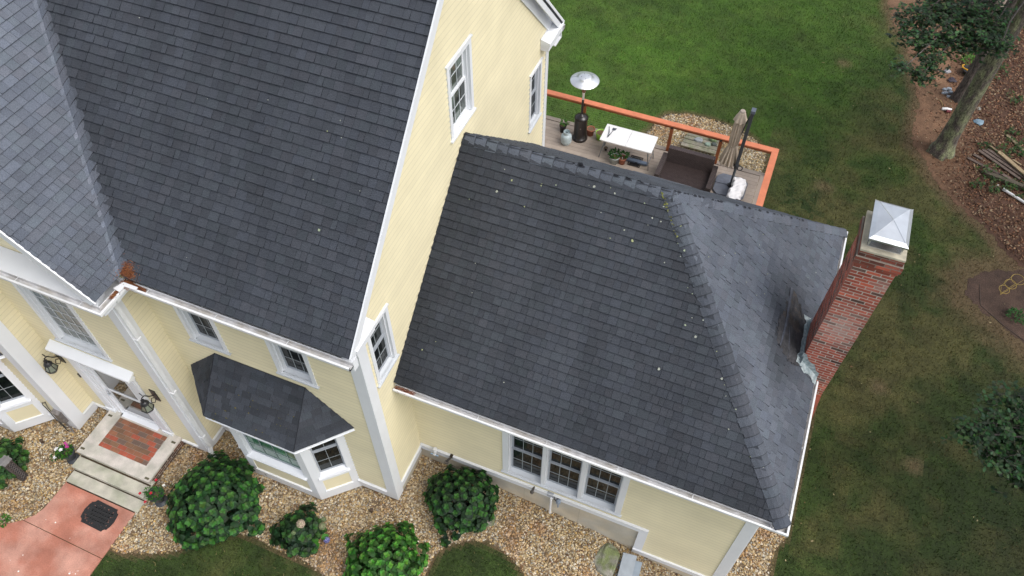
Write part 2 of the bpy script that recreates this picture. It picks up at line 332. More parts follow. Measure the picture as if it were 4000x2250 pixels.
# grass blades (stuff)
def blades(name, n, box, lab, h=(.035, .075)):
    x0, x1, y0, y1 = box; x = rng.uniform(x0, x1, n); y = rng.uniform(y0, y1, n)
    jx, jy = x+rng.normal(0, .04, n), y+rng.normal(0, .04, n)
    k = ~inside(MULCH, jx, jy) & ~inside(BED2, jx, jy) & ~inside(GRAVEL, x+rng.normal(0,.02,n), y+rng.normal(0,.02,n)) & ~inside(BACKBED, x, y) & ~inside(WALK, x-.03, y)
    k &= ~((x > -14) & (x < 6.6) & (y > -.3+1.3*(x > 0)) & (y < 8.3)) & ~((x < 5.2) & (y > 8) & (y < 12.6)) & ~((x > 6.4) & (x < 7.2) & (y > 3.2) & (y < 4.8)) & ~((x < -4.8) & (y > -2.4))
    x, y = x[k], y[k]; n = len(x); a = rng.uniform(0, 6.28, n); hh = rng.uniform(*h, n)*(.7+.6*fbm(x, y, 1.5, 9)); wd = rng.uniform(.006, .012, n)
    la = rng.uniform(0, 6.28, n); ln = rng.uniform(.2, .9, n)*hh; z = G(x, y)-.004
    p0 = np.stack([x-np.cos(a)*wd, y-np.sin(a)*wd, z], -1); p1 = np.stack([x+np.cos(a)*wd, y+np.sin(a)*wd, z], -1)
    p2 = np.stack([x+np.cos(la)*ln, y+np.sin(la)*ln, z+hh], -1); v = np.stack([p0, p1, p2], 1).reshape(-1, 3)
    c = lawn_col(x, y)*rng.uniform(.75, 1.7, (n, 1)); br = rng.random(n) < .06; c[br] = c[br]*.4 + np.array([.14,.11,.05])
    o = rawmesh(name, v, np.arange(n*3).reshape(-1, 3), c, BLADE); return tag(o, lab, 'grass', kind='stuff')
BLADE = mat('grass_blade', (1, 1, 1), .7, 0, 1, spec=.25)
blades('grass', 230000, (-4.9, 14, 1, 30), 'mown lawn grass behind and to the right of the house')
blades('grass', 60000, (-5, 9, -4.8, 1), 'dark green lawn grass in front of the gravel beds')
# ------------------------------------------------------------------ HOUSE
house = thing('house', 'pale yellow clapboard house with white trim and dark grey shingle roofs', 'house', (0, 0, 0))
def part(mb, name, m, parent=None, label=None, **k):
    o = mb.build(name, m, parent or house, **k)
    if label: o['label'] = label
    return o
def stone(base, amp=.12, seed=0, streak=.30):
    """shingle tone: every tab its own shade, plus long weather streaks"""
    tints = [(1,1,1),(.98,.99,1.02),(1.03,1.0,1.0),(.95,.95,.97),(.99,1.02,1.01),(1,1,1)]
    def f(p):
        s = float(vnoise(p.x*2.2+p.y*.7, p.z*.55, 1, seed)); b = float(fbm(p.x, p.y, .55, seed+4))
        k = base*(1 + random.uniform(-amp, amp) + (s-.5)*streak + (b-.5)*.24); t = random.choice(tints)
        return tuple(k*q for q in t)
    return f
TABS = (.14, .16, .16, .17, .20, .09, .115)
EXP = .143
def patched(f):
    def g(p):
        c = f(p); d = math.hypot((p.x-6.15)/.45, (p.y-4.0)/.85); k = 1 - .55*max(0, min(1, 1.6-d)) * random.uniform(.6, 1); d2 = math.hypot((p.x-6.1)/.2, (p.y-3.2)/.5); k *= 1 - .3*max(0, min(1, 1.5-d2)); return tuple(q*k for q in c)
    return g
def lightened(f):  # brighter up-slope: sheen painted into the tab colours
    def g(p):
        c = f(p); k = .74 + .30*max(0, min(1, (-3.9-p.x)/2.2)) + .06*float(vnoise(p.x, p.y, .8, 3)); return tuple(q*k for q in c)
    return g
def shaded_stained(f):  # wall-side band paints occlusion together with dirt; lower streaks are stains
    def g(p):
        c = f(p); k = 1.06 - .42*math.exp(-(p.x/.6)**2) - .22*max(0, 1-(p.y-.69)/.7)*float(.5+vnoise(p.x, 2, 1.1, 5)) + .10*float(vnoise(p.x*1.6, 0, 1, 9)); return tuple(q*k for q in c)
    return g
def roofplane(name, P, U, Vd, polys, base, seed, label=None, tabs=TABS, e=EXP, v00=0, parent=None):  # base also carries each slope's share of light, painted into the shingles
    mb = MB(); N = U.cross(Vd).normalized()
    tn_ = stone(base, seed=seed); tn_ = shaded_stained(tn_) if seed == 12 else patched(tn_) if seed == 14 else lightened(tn_) if seed == 2 else tn_
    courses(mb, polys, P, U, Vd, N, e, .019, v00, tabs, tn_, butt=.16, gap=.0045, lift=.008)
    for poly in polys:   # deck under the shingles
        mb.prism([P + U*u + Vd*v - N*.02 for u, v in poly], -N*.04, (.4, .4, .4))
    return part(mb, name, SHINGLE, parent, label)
PM = 1.0295; OE = .4917
nm = math.hypot(1, PM); VD = V3((0, 1/nm, PM/nm))
# main front slope: u = x, v from y=-.37
y0m = -.385; P = V3((0, y0m, 6 + PM*(y0m+OE) + .0)); vy = lambda y: (y-y0m)*nm
QG = 1.10
vx_ = lambda y: -3.71 - (PM/QG)*(y+OE)               # x of the valley at depth y
RX = -7.7; RY = (-3.71-RX)*QG/PM - OE                  # cross-gable ridge meets the main slope
roofplane('roof', P, X, VD, [[(vx_(y0m)+.02, 0), (.188, 0), (.188, vy(4.06)), (-7.9, vy(4.06)), (vx_(RY), vy(RY))]], .72, 1, 'large front slope of the main roof in dark grey shingles')
roofplane('roof', P, X, VD, [[(-11.7, 0), (-11.69, 0), (RX-.2, vy(RY)), (RX-.2, vy(4.06)), (-13, vy(4.06)), (-13, 0)]], .92, 6, tabs=(.5,))
# back slope
ZR = 6 + PM*(4.06+OE); PB = V3((0, 8.505, 6.0+PM*(8.608-8.505)))
roofplane('roof', PB, -X, V3((0, -1/nm, PM/nm)), [[(-.2, 0), (13, 0), (13, vy(4.06)), (-.2, vy(4.06))]], 1.0, 7, tabs=(.33,))
# cross gable, slope towards +x:  u = y, v up-slope (towards -x)
ng = math.hypot(1, QG); VG = V3((-1/ng, 0, QG/ng)); xe = -3.83
PG = V3((xe, 0, 6 + QG*(-3.71-xe))); vg = lambda x: (xe-x)*ng
yv = lambda x: (-3.71-x)*QG/PM - OE
cg_o = roofplane('roof', PG, Y, VG, [[(-.97, 0), (yv(xe)-.01, 0), (yv(RX)-.01, vg(RX)), (-.97, vg(RX))]], 1.75, 2, 'entry gable roof slope with brighter light painted into its shingles')  # high base paints this slope's stronger light into the tabs
# woven flaps where its courses bend across the valley
mb = MB(); tn = stone(1.05, seed=5); nrm = V3((0, -PM, 1)).normalized()
vdir = V3((-1, QG/PM, QG)).normalized()
k = 0
while k*EXP < vg(RX) - .2:
    a, b = k*EXP, (k+1)*EXP; k += 1
    qa = PG + VG*a + Y*yv(xe - a/ng); qb = PG + VG*b + Y*yv(xe - b/ng)
    cy = V3((0, 1, 0)); refl = vdir*(2*cy.dot(vdir)) - cy   # course direction mirrored in the valley line
    refl = (vdir*cy.dot(vdir) + (nrm.cross(vdir))*(-cy.cross(vdir).length)).normalized()
    if refl.x < 0 and refl.y < 0: refl = -refl
    L = random.uniform(.16, .27); N2 = nrm; c0 = tn(qa); back = -Y*.10; ng_ = V3((QG, 0, 1)).normalized()
    st = [(qa + back + ng_*.018, qb + back + ng_*.010, 1.8)]
    for f_, h_, k_ in ((0, .034, 1.95), (.35, .036, 1.7), (.7, .026, 1.35), (1, .014, 1.1)):  # falling tone: shading of the bend painted into each flap
        st.append((qa + refl*L*f_ + N2*h_, qb + refl*L*f_*.92 + N2*(h_-.008), k_))
    for (a0, b0, k0), (a1, b1, k1) in zip(st, st[1:]):
        mb.poly([a0, a1, b1, b0], tuple(q*k1 for q in c0)); mb.poly([a0 - N2*.012, a1 - N2*.012, a1, a0], (.4, .4, .4))
    mb.poly([st[-1][0]-N2*.014, st[-1][1]-N2*.012, st[-1][1], st[-1][0]], (.3, .3, .3))
part(mb, 'valley_shingles', SHINGLE)
PG2 = V3((2*RX-xe, 0, PG.z))
roofplane('roof', PG2, -Y, V3((1/ng, 0, QG/ng)), [[(.97, 0), (-yv(xe), 0), (-yv(RX), vg(RX)), (.97, vg(RX))]], 1.0, 3, tabs=(.33,))
# wing roof
XE, YF, YB, ZF, XA, YR, ZRW = 6.909, .588, 7.35, 3.62, 3.60, 4.0, 6.70
sw = (ZRW-ZF)/(YR-YF); nw = math.hypot(1, sw); VW = V3((0, 1/nw, sw/nw)); yw0 = YF+.105
PW = V3((0, yw0, ZF + sw*(yw0-YF))); vw = lambda y: (y-yw0)*nw
hipx = lambda y: XE - (y-YF)*(XE-XA)/(YR-YF)
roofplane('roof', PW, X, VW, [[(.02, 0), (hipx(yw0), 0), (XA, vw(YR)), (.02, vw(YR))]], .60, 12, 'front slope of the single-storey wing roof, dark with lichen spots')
roofplane('roof', V3((0, 2*YR-yw0, PW.z)), -X, V3((0, -1/nw, sw/nw)), [[(-hipx(yw0), 0), (-.02, 0), (-.02, vw(YR)), (-XA, vw(YR))]], 1.0, 13)
sh = (ZRW-ZF)/(XE-XA); nh = math.hypot(1, sh); VH = V3((-1/nh, 0, sh/nh)); xh0 = XE-.105
PH = V3((xh0, 0, ZF + sh*(XE-xh0))); vh = lambda x: (xh0-x)*nh
hy = lambda x: YF + (XE-x)*(YR-YF)/(XE-XA)
chim_hole = [(3.55, -.3, 4.38, vh(6.46))]
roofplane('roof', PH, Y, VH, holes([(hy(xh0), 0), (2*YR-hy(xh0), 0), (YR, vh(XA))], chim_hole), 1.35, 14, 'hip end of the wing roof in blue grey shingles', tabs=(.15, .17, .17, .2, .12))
# hip and ridge caps
def caps(A, B, d1, d2, wdt, name, base=1.15, e=.15, seed=3, edge=.45, ew=.09):
    mb = MB(); L = (B-A).length; t = (B-A)/L; d1 = d1.normalized(); d2 = d2.normalized(); up = -(d1+d2).normalized()
    tn = stone(base, .13, seed); s = 0
    while s < L:
        s2 = min(s+e, L); col = tn(A+t*s); ws = wdt*random.uniform(.94, 1.05); hi = .034
        def ring(q, h):
            c = A + t*q
            return [c + d1*ws + up*(h*.6), c + d1*ws*.5 + up*(h+.006), c + d1*ws*.18 + up*(h+.0), c + up*(h-.004+.0), c + d2*ws*.18 + up*(h), c + d2*ws*.5 + up*(h+.006), c + d2*ws + up*(h*.6)]
        sk = random.uniform(-.012, .012)
        r0, r1 = ring(s+sk*.3, hi), ring(s2, .014)
        rm = [a.lerp(b, ew + .10*(1-abs(i_-3)/3)*0) for i_, (a, b) in enumerate(zip(r0, r1))]; cd = tuple(c*edge for c in col)
        for i in range(6): mb.poly([r0[i], r0[i+1], rm[i+1], rm[i]], cd); mb.poly([rm[i], rm[i+1], r1[i+1], r1[i]], col); mb.poly([r0[i]-up*.028, r0[i+1]-up*.028, r0[i+1], r0[i]], tuple(c*.3 for c in col))
        mb.poly([r0[0], r1[0], r1[0]-up*.02, r0[0]-up*.02], tuple(c*.4 for c in col)); mb.poly([r0[6], r1[6], r1[6]-up*.02, r0[6]-up*.02], tuple(c*.4 for c in col))
        s = s2
    return part(mb, name, SHINGLE)
hA = V3((XE-.08, YF+.08, ZF+.085)); hT = V3((XA, YR, ZRW))
t = (hT-hA).normalized(); n1 = V3((0, -sw, 1)).normalized(); n2 = V3((sh, 0, 1)).normalized()
e1 = -(n1.cross(t)); e1 = e1 if e1.x < 0 or e1.z < 0 else -e1
def downdir(nrm, t, other):
    d = nrm.cross(t).normalized(); return d if d.dot(other) > 0 else -d
caps(hA, hT, downdir(n1, t, -X - Y*.2), downdir(n2, t, Y), .165, 'hip_cap', 1.05, e=.165, edge=.5, ew=.08)
hB = V3((XE-.08, 2*YR-YF-.08, ZF+.085)); t2 = (hT-hB).normalized(); n3 = V3((0, sw, 1)).normalized()
caps(hB, hT, downdir(n2, t2, -Y), downdir(n3, t2, -X), .165, 'hip_cap', 1.35, e=.30, edge=.8, ew=.04)
caps(V3((XA+.05, YR, ZRW)), V3((.03, YR, ZRW)), V3((0, -1, -sw)), V3((0, 1, -sw)), .185, 'ridge_cap', 1.45, e=.20, edge=.62, ew=.05)
# torn asphalt along the ridge (black underlayer showing)
mb = MB()
for i in range(34):
    x = random.uniform(.3, 3.5)**1.0; s_ = random.uniform(-.03, .10); pts = []
    c = V3((x, YR + s_*.75, ZRW + .036 - abs(s_)*sw*.75)); n_ = random.randint(5, 7)
    L_ = random.uniform(.02, .07)
    for j in range(n_):
        a = 6.28*j/n_; pts.append(c + V3((math.cos(a)*L_, math.sin(a)*L_*.35, -math.sin(a)*L_*.35*sw*(1 if s_ > 0 else -1) )) * random.uniform(.5, 1.2) if False else c + V3((math.cos(a)*L_*random.uniform(.5,1.3), 0, 0)) + V3((0, (1 if s_ > 0 else -1), -sw)).normalized()*math.sin(a)*L_*.4*random.uniform(.4,1.3) + Z*.006)
    mb.poly(pts, (.25, .25, .27))
for i in range(40):
    x = random.uniform(XA, 5.9); y = 2*YR - hy(x); z = ZF + sh*(XE-x) + .043; pts = []
    c = V3((x, y-.02, z)); L_ = random.uniform(.015, .05)
    for j in range(6):
        a = 6.28*j/6; pts.append(c + t2*math.cos(a)*L_*random.uniform(.5,1.3) + V3((.6,-.8,-.55)).normalized()*math.sin(a)*L_*.5)
    mb.poly(pts, (.3, .3, .32))
part(mb, 'torn_patch', SHINGLE)['kind'] = 'stuff'
# lichen spots
LICH = mat("lichen", (.33, .35, .30), .9, .15, 20)
mb = MB()
def spot(x, y, r, which):
    if which == 'w': z = PW.z + sw*(y-yw0); n = n1
    elif which == 'h': z = PH.z + sh*(xh0-x); n = n2
    else: z = P.z + PM*(y-y0m); n = nrm
    c = V3((x, y, z)) + n*.022; a = n.cross(X).normalized(); b = n.cross(a); m_ = 8
    mb.poly([c + (a*math.cos(6.283*j/m_) + b*math.sin(6.283*j/m_))*r*random.uniform(.7, 1.2) for j in range(m_)], jit(random.choice([(1,1,1),(.9,1,.8),(1.05,1.05,1.05),(1,1.03,.62)]), .12))
for i in range(54):
    q = random.random()
    if q < .45: y = random.uniform(3.2, 3.9)**1; x = random.uniform(.6, 3.6)
    elif q < .8: tt_ = random.random(); y = YF+.15+(YR-YF-.3)*tt_; x = hipx(y) - abs(random.gauss(.12, .18)) - .02
    else: y = random.uniform(.8, 3.9); x = random.uniform(.2, hipx(y)-.2)
    if x > .1: spot(x, y, random.choice((.007, .009, .012, .012, .016, .022)), 'w')
for i in range(12): x = random.uniform(4.2, 6.6); spot(x, random.uniform(hy(x)+.3, 2*YR-hy(x)-.3), random.uniform(.006, .011), 'h')
for i in range(18):
    y = random.uniform(0, 3.9); spot(random.uniform(vx_(y)+.3, .1), y, random.choice((.006, .008, .010, .020)), 'm')
part(mb, 'lichen', LICH)['kind'] = 'stuff'
# ---- gutters
def offs(path, d):
    """offset an open xy polyline to its right side by d with mitred corners"""
    out = []
    for i, p in enumerate(path):
        ns = []
        for a, b in ((i-1, i), (i, i+1)):
            if 0 <= a and b < len(path):
                dx, dy = path[b][0]-path[a][0], path[b][1]-path[a][1]; l = math.hypot(dx, dy); ns.append((dy/l, -dx/l))
        if len(ns) == 1: n_ = ns[0]; k = 1
        else: n_ = (ns[0][0]+ns[1][0], ns[0][1]+ns[1][1]); k = 2/(n_[0]**2+n_[1]**2)
        out.append((p[0]+n_[0]*d*k, p[1]+n_[1]*d*k))
    return out
def gutter(path, z, name='gutter'):
    """path = outer lip line; trough hangs inward (left side)"""
    mb = MB(); prof = [(0, 0), (-.030, .003), (-.033, -.010), (-.034, -.04), (-.040, -.070), (-.108, -.070), (-.112, .0), (-.118, .004), (-.118, -.095), (-.03, -.095), (-.006, -.065), (-.001, -.045), (0, -.02)]
    rings = [[(*q, z+h) for q in offs(path, d)] for d, h in prof]
    for a in range(len(prof)):
        b = (a+1) % len(prof)
        for i in range(len(path)-1):
            mb.mi = 1 if a in (2, 3, 4, 5) else 0
            mb.poly([rings[a][i], rings[a][i+1], rings[b][i+1], rings[b][i]])
    mb.mi = 0
    for i in (0, -1): mb.poly([r[i] for r in rings[5:13]]+[rings[0][i], rings[2][i], rings[3][i], rings[4][i]][:0] or [r[i] for r in rings[7:10]])
    for i, off in ((0, 1), (len(path)-1, -1)):
        mb.poly([rings[0][i], rings[3][i], rings[4][i], rings[5][i], rings[7][i], rings[8][i], rings[9][i], rings[10][i]])
    # hidden hangers across the trough
    for i in range(len(path)-1):
        a, b = V3((*path[i], z)), V3((*path[i+1], z)); L = (b-a).length; t = (b-a)/L; n_ = V3((t.y, -t.x, 0)); s = .35
        while s < L-.2: mb.fbox(a+t*s, t, -n_, Z, -.006, .006, .022, .11, -.018, -.015); s += 1.25
    return part(mb, name, [GUTTER, GUTIN])
gutter([(-12, -1.07), (-3.71, -1.07), (-3.71, -OE), (.205, -OE)], 6.0)
gutter([(.205, 8.608), (-13, 8.608)], 6.0)
gutter([(.03, YF), (XE, YF), (XE, 3.585)], ZF)
gutter([(XE, 4.36), (XE, YB+.06), (.0, YB+.06)], ZF)
# ---- fascia, soffits, rakes
mb = MB()
mb.box((-4.02, -.372, 5.76), (.18, -.35, 5.975)); mb.box((-4.05, -.35, 5.76), (.0, .0, 5.78))
mb.box((-12, -.952, 5.76), (-3.83, -.93, 5.975)); mb.box((-3.848, -.93, 5.76), (-3.826, -.372, 5.975)); mb.box((-12, -.93, 5.76), (-3.85, -.30, 5.78))
mb.box((-13, 8.47, 5.76), (.18, 8.492, 5.975)); mb.box((-13, 8.13, 5.76), (.18, 8.47, 5.78))
mb.box((.02, .706, 3.40), (6.79, .726, 3.60)); mb.box((.02, .726, 3.40), (6.79, 1.12, 3.42))
mb.box((6.77, .726, 3.42), (6.791, 3.58, 3.60)); mb.box((6.77, 4.37, 3.42), (6.791, 7.2, 3.60)); mb.box((6.58, .726, 3.40), (6.77, 3.58, 3.42)); mb.box((6.58, 4.37, 3.40), (6.77, 7.25, 3.42))
mb.box((.02, 7.27, 3.40), (6.79, 7.29, 3.6)); mb.box((.02, 6.9, 3.40), (6.58, 7.27, 3.42))
part(mb, 'fascia', WHITE)
# rakes of the right gable: drip edge, rake board, soffit
mb = MB()
for sgn, ya, yb in ((1, y0m, 4.06), (-1, 8.505, 4.06)):
    za, zb = P.z, ZR
    d = V3((0, yb-ya, zb-za)); L = d.length; d /= L; nn = V3((0, -PM*sgn, 1)).normalized(); A = V3((0, ya, za))
    mb.fbox(A, d, nn, X, 0, L, -.018, .034, .190, .216)             # drip edge
    mb.fbox(A, d, nn, X, .02, L, -.17, -.019, .165, .195)            # rake board
    mb.fbox(A, d, nn, X, .05, L, -.10, -.062, .022, .164)             # soffit
    mb.fbox(A, d, nn, X, .1, L, -.30, -.101, .020, .045)             # frieze board
part(mb, 'rake_board', WHITE)
# eave returns
for y0, y1, z0_, zl in ((-.24, .33, 5.97, 6.11), (7.65, 8.46, 5.98, 6.135)):
    mb = MB(); mb.box((.017, y0+.02, z0_-.05), (.19, y1-.02, z0_+.04)); mb.box((.017, y0+.01, z0_+.04), (.205, y1-.01, z0_+.095))
    top = [V3((.017, y0, zl+.06)), V3((.225, y0, zl)), V3((.225, y1, zl)), V3((.017, y1, zl+.06))]; bot = [V3((q.x, q.y, z0_+.096)) for q in top]
    mb.add(top+bot, [(0,1,2,3),(4,7,6,5),(0,4,5,1),(1,5,6,2),(2,6,7,3),(3,7,4,0)])
    part(mb, 'eave_return', WHITE)
mb = MB(); mb.box((.017, -.37, 5.76), (.20, -.25, 6.0))
part(mb, 'eave_return', WHITE)
# cross gable rake + pent shelf
mb = MB()
for sg in (1, -1):
    A = V3((xe if sg == 1 else 2*RX-xe, -.985, PG.z)); B_ = V3((RX, -.985, PG.z + QG*(xe-RX))); d = B_-A; L = d.length; d /= L; nn = V3((QG*sg, 0, 1)).normalized()
    mb.fbox(A, d, nn, Y, -.02, L, -.016, .012, -.006, .022); mb.fbox(A, d, nn, Y, 0, L, -.16, -.017, .0, .03); mb.fbox(A, d, nn, Y, .1, L, -.10, -.064, .031, .40)
mb.add([V3(p) for p in ((-12,-.955,5.99),(-3.86,-.955,5.99),(-4.05,-.585,6.03),(-12,-.585,6.03),(-12,-.955,5.90),(-3.86,-.955,5.90),(-4.05,-.585,5.90),(-12,-.585,5.90))],
       [(0,1,2,3),(4,7,6,5),(0,4,5,1),(1,5,6,2),(2,6,7,3),(3,7,4,0)])
part(mb, 'pediment_trim', WHITE)
# ---- siding
LAP = .115
def wall(P, U, N, polys, label=None, z0=0, tone=None):
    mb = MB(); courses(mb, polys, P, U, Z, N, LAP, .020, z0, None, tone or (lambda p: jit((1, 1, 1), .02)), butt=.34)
    return part(mb, 'wall', SIDING, None, label)
rect = lambda a, b, c, d: [(a, b), (c, b), (c, d), (a, d)]
W_R = [(3.52, 6.90, 4.41, 8.34), (7.09, 4.22, 7.76, 5.68), (.27, 4.22, .93, 5.68)]
zt_ = lambda y: 6 + PM*(y+OE) - .10
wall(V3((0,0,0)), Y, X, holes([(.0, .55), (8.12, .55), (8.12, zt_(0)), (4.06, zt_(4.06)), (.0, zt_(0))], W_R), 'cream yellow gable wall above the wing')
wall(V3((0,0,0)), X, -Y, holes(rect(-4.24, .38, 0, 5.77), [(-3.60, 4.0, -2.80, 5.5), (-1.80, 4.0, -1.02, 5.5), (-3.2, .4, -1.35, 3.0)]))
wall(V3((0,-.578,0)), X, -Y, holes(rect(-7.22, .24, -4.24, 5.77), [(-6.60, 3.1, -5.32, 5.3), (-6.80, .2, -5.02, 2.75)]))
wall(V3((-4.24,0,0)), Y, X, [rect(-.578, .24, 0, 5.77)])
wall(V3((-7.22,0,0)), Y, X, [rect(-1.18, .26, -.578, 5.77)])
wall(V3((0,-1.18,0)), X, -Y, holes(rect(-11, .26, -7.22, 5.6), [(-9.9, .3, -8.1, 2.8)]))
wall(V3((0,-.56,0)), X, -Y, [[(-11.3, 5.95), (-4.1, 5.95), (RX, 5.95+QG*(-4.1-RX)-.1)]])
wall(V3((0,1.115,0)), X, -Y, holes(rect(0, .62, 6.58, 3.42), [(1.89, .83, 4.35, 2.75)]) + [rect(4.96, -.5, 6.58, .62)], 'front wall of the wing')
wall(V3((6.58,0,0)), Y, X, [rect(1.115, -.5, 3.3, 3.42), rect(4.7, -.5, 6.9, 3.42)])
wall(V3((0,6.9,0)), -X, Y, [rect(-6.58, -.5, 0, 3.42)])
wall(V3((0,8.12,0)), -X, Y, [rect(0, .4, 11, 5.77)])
# ---- corner boards and water table
mb = MB()
def cboard(x, y, sx, sy, z0, z1, wd=.19, th=.03):
    """corner board wrapped around the outside corner (x,y); sx,sy point outward"""
    mb = MB()
    for a, b in (((x - sx*wd), y), (x, (y - sy*wd))):
        pass
    mb.box((min(x-sx*wd, x+sx*th), min(y, y+sy*th), z0), (max(x-sx*wd, x+sx*th), max(y, y+sy*th), z1))
    mb.box((min(x, x+sx*(th-.002)), min(y-sy*.001, y-sy*wd), z0+.001), (max(x, x+sx*(th-.002)), max(y-sy*.001, y-sy*wd), z1-.001))
    part(mb, 'corner_board', WHITE)
cboard(0, 0, 1, -1, .14, 5.76, .20); cboard(0, 8.12, 1, 1, .2, 5.76, .13)
cboard(-4.24, -.578, 1, -1, .12, 5.76, .19); cboard(-7.22, -1.18, 1, -1, .06, 5.6, .24)
cboard(6.58, 1.115, 1, -1, -.75, 3.40, .17)
cboard(6.58, 6.9, 1, 1, -.75, 3.40, .17)
mb = MB()
def ledge(P, U, N, u0, u1, zt, zb, e0=0, e1=0):
    mb = MB(); mb.fbox(P, U, N, Z, u0, u1, .0, .028, zb, zt-.022); mb.fbox(P, U, N, Z, u0-e0, u1+e1, .0, .06, zt-.0215, zt); part(mb, 'water_table', WHITE)
ledge(V3((0,0,0)), X, -Y, -4.21, -3.3, .42, .14); ledge(V3((0,0,0)), X, -Y, -.86, -.195, .42, .14)
ledge(V3((0,0,0)), Y, X, .20, 1.085, .58, .30)
ledge(V3((0,-.578,0)), X, -Y, -7.19, -6.80, .27, .10); ledge(V3((0,-.578,0)), X, -Y, -5.02, -4.43, .27, .10)
ledge(V3((-4.24,0,0)), Y, X, -.39, -.03, .30, .10)
ledge(V3((-7.22,0,0)), Y, X, -.94, -.606, .33, .06); ledge(V3((0,-1.18,0)), X, -Y, -11, -7.46, .33, .06)
ledge(V3((0,1.115,0)), X, -Y, .03, 4.96, .645, .42)
mb = MB(); mb.box((4.78, 1.087, -.44), (4.96, 1.115, .419)); part(mb, 'trim_board', WHITE); ledge(V3((0,1.115,0)), X, -Y, 4.775, 6.40, -.46, -.70)
ledge(V3((6.58,0,0)), Y, X, 1.3, 3.3, -.46, -.70)
# ---- foundation
mb = MB()
mb.box((-4.22, .012, -.3), (-.02, .3, .41)); mb.box((-.012, .012, -.4), (-.3, 8.1, .57)) if False else None
mb.box((-.3, .0125, -.4), (-.012, 8.1, .56)); mb.box((-11, -.56, -.3), (-4.255, -.3, .25)); mb.box((-4.5, -.555, -.3), (-4.252, .0, .25)); mb.box((-11, -1.168, -.3), (-7.235, -.7, .30)); mb.box((-7.5, -1.165, -.3), (-7.234, -.56, .31))
mb.box((-.01, 1.126, -1.4), (4.85, 1.4, .62)); mb.box((4.7, 1.127, -1.5), (6.568, 1.4, -.47)); mb.box((6.3, 1.13, -1.5), (6.567, 6.9, -.48)); mb.box((0, 6.6, -1.5), (6.567, 6.88, -.48)); mb.box((-11, 7.9, -1.2), (-.02, 8.1, .42))
for x in (1.2, 2.35, 3.55): mb.box((x-.004, 1.123, -.8), (x+.004, 1.1262, .42), (.75, .75, .75))
part(mb, 'foundation', CONC)
# solid core so that nothing shines through the shells
mb = MB(); DARK = mat('interior_dark', (.02, .02, .022), .9)
mb.box((-10.9, .16, .1), (-.16, 7.9, 5.7)); mb.box((-10.9, -.42, .1), (-4.4, .16, 5.7)); mb.box((.1, 1.28, -.4), (6.4, 6.7, 3.38))
part(mb, 'interior', DARK)
# ---- windows
GRID = mat('grey_grid', (.30, .33, .35), .5)
def window(P, U, N, w, h, cw=.095, cols=3, rows=4, depth=.07, sash='v', mull=1, head=True, sill=.035, glass=GLASS, label=None, picture=False, sashw=.036, sillext=.03):
    """double-hung window: casing, sill, sash bars, panes. P = lower left corner of the casing on the wall plane"""
    mb = MB(); f = lambda a0, a1, b0, b1, n0, n1: mb.fbox(P, U, Z, N, a0, a1, b0, b1, n0, n1)
    sl_ = .05
    f(0, cw, sl_, h, -.02, .032); f(w-cw, w, sl_, h, -.02, .032); f(cw, w-cw, h-cw, h, -.02, .031)
    if head: f(-.02, w+.02, h, h+.025, -.01, .05)
    iw = (w-2*cw-(mull-1)*.075)/mull
    xs = [cw + i*(iw+.075) for i in range(mull)]
    for x in xs[1:]: f(x-.075, x, sl_, h-cw, -.02, .030)
    for x in xs:   # jamb liners
        f(x, x+.018, sl_, h-cw, -depth-.03, -.0201); f(x+iw-.018, x+iw, sl_, h-cw, -depth-.03, -.0201); f(x+.018, x+iw-.018, h-cw-.018, h-cw, -depth-.03, -.0201)
    c = part(mb, 'window', WHITE, None, label)
    mb = MB(); q = lambda n: P + N*n
    a = [q(.055)-U*sillext, q(.055)+U*(w+sillext), q(-depth-.03)+U*(w-cw), q(-depth-.03)+U*cw]
    mb.fbox(P, U, Z, N, -sillext, w+sillext, .0, .03, -.0, .06)
    for x in xs:
        A = [P+U*x+N*(-.0)+Z*.031, P+U*(x+iw)+N*(-.0)+Z*.031, P+U*(x+iw)-N*(depth+.03)+Z*(.031+sill), P+U*x-N*(depth+.03)+Z*(.031+sill)]
        mb.prism(A, -Z*.03)
    mb.fbox(P, U, Z, N, cw, w-cw, .0301, .05, -.0, .03)
    mb.build('sill', [WHITE if sash == 'w' else VINYL], c)
    mb = MB(); pb = MB(); gm = MB(); sm = WHITE if sash == 'w' else (SCREEN if sash == 'g' else VINYL)
    z0, z1 = .05+sill, h-cw-.018; zm = (z0+z1)/2
    for x in xs:
        xa, xb = x+.018, x+iw-.018
        halves = [(z0, z1, -depth)] if picture else [(z0, zm+.02, -depth+.0), (zm-.02, z1, -depth-.028)]
        for za, zb, n in halves:
            s = sashw; g = lambda a0, a1, b0, b1, n0=n-.02, n1=n+.008: mb.fbox(P, U, Z, N, a0, a1, b0, b1, n0, n1)
            g(xa, xa+s, za, zb); g(xb-s, xb, za, zb); g(xa+s, xb-s, za, za+s*1.1); g(xa+s, xb-s, zb-s, zb)
            rr = rows if picture else max(1, rows//2)
            for i in range(1, cols): u = xa+s+(xb-xa-2*s)*i/cols; gm.fbox(P, U, Z, N, u-.006, u+.006, za+s, zb-s, n-.006, n+.002)
            for j in range(1, rr): v = za+s+(zb-za-2*s)*j/rr; gm.fbox(P, U, Z, N, xa+s, xb-s, v-.006, v+.006, n-.005, n+.003)
            pb.fbox(P, U, Z, N, xa+s-.005, xb-s+.005, za+s-.005, zb-s+.005, n-.012, n-.008)
    mb.build('sash', sm, c); pb.build('pane', glass, c); gm.build('muntin', GRID if sash == 'g' else VINYL, c)
    return c
GL_GREEN = mat('green_shade_glass', (.035, .14, .075), .12, .35, 1.5, 0, spec=.8)
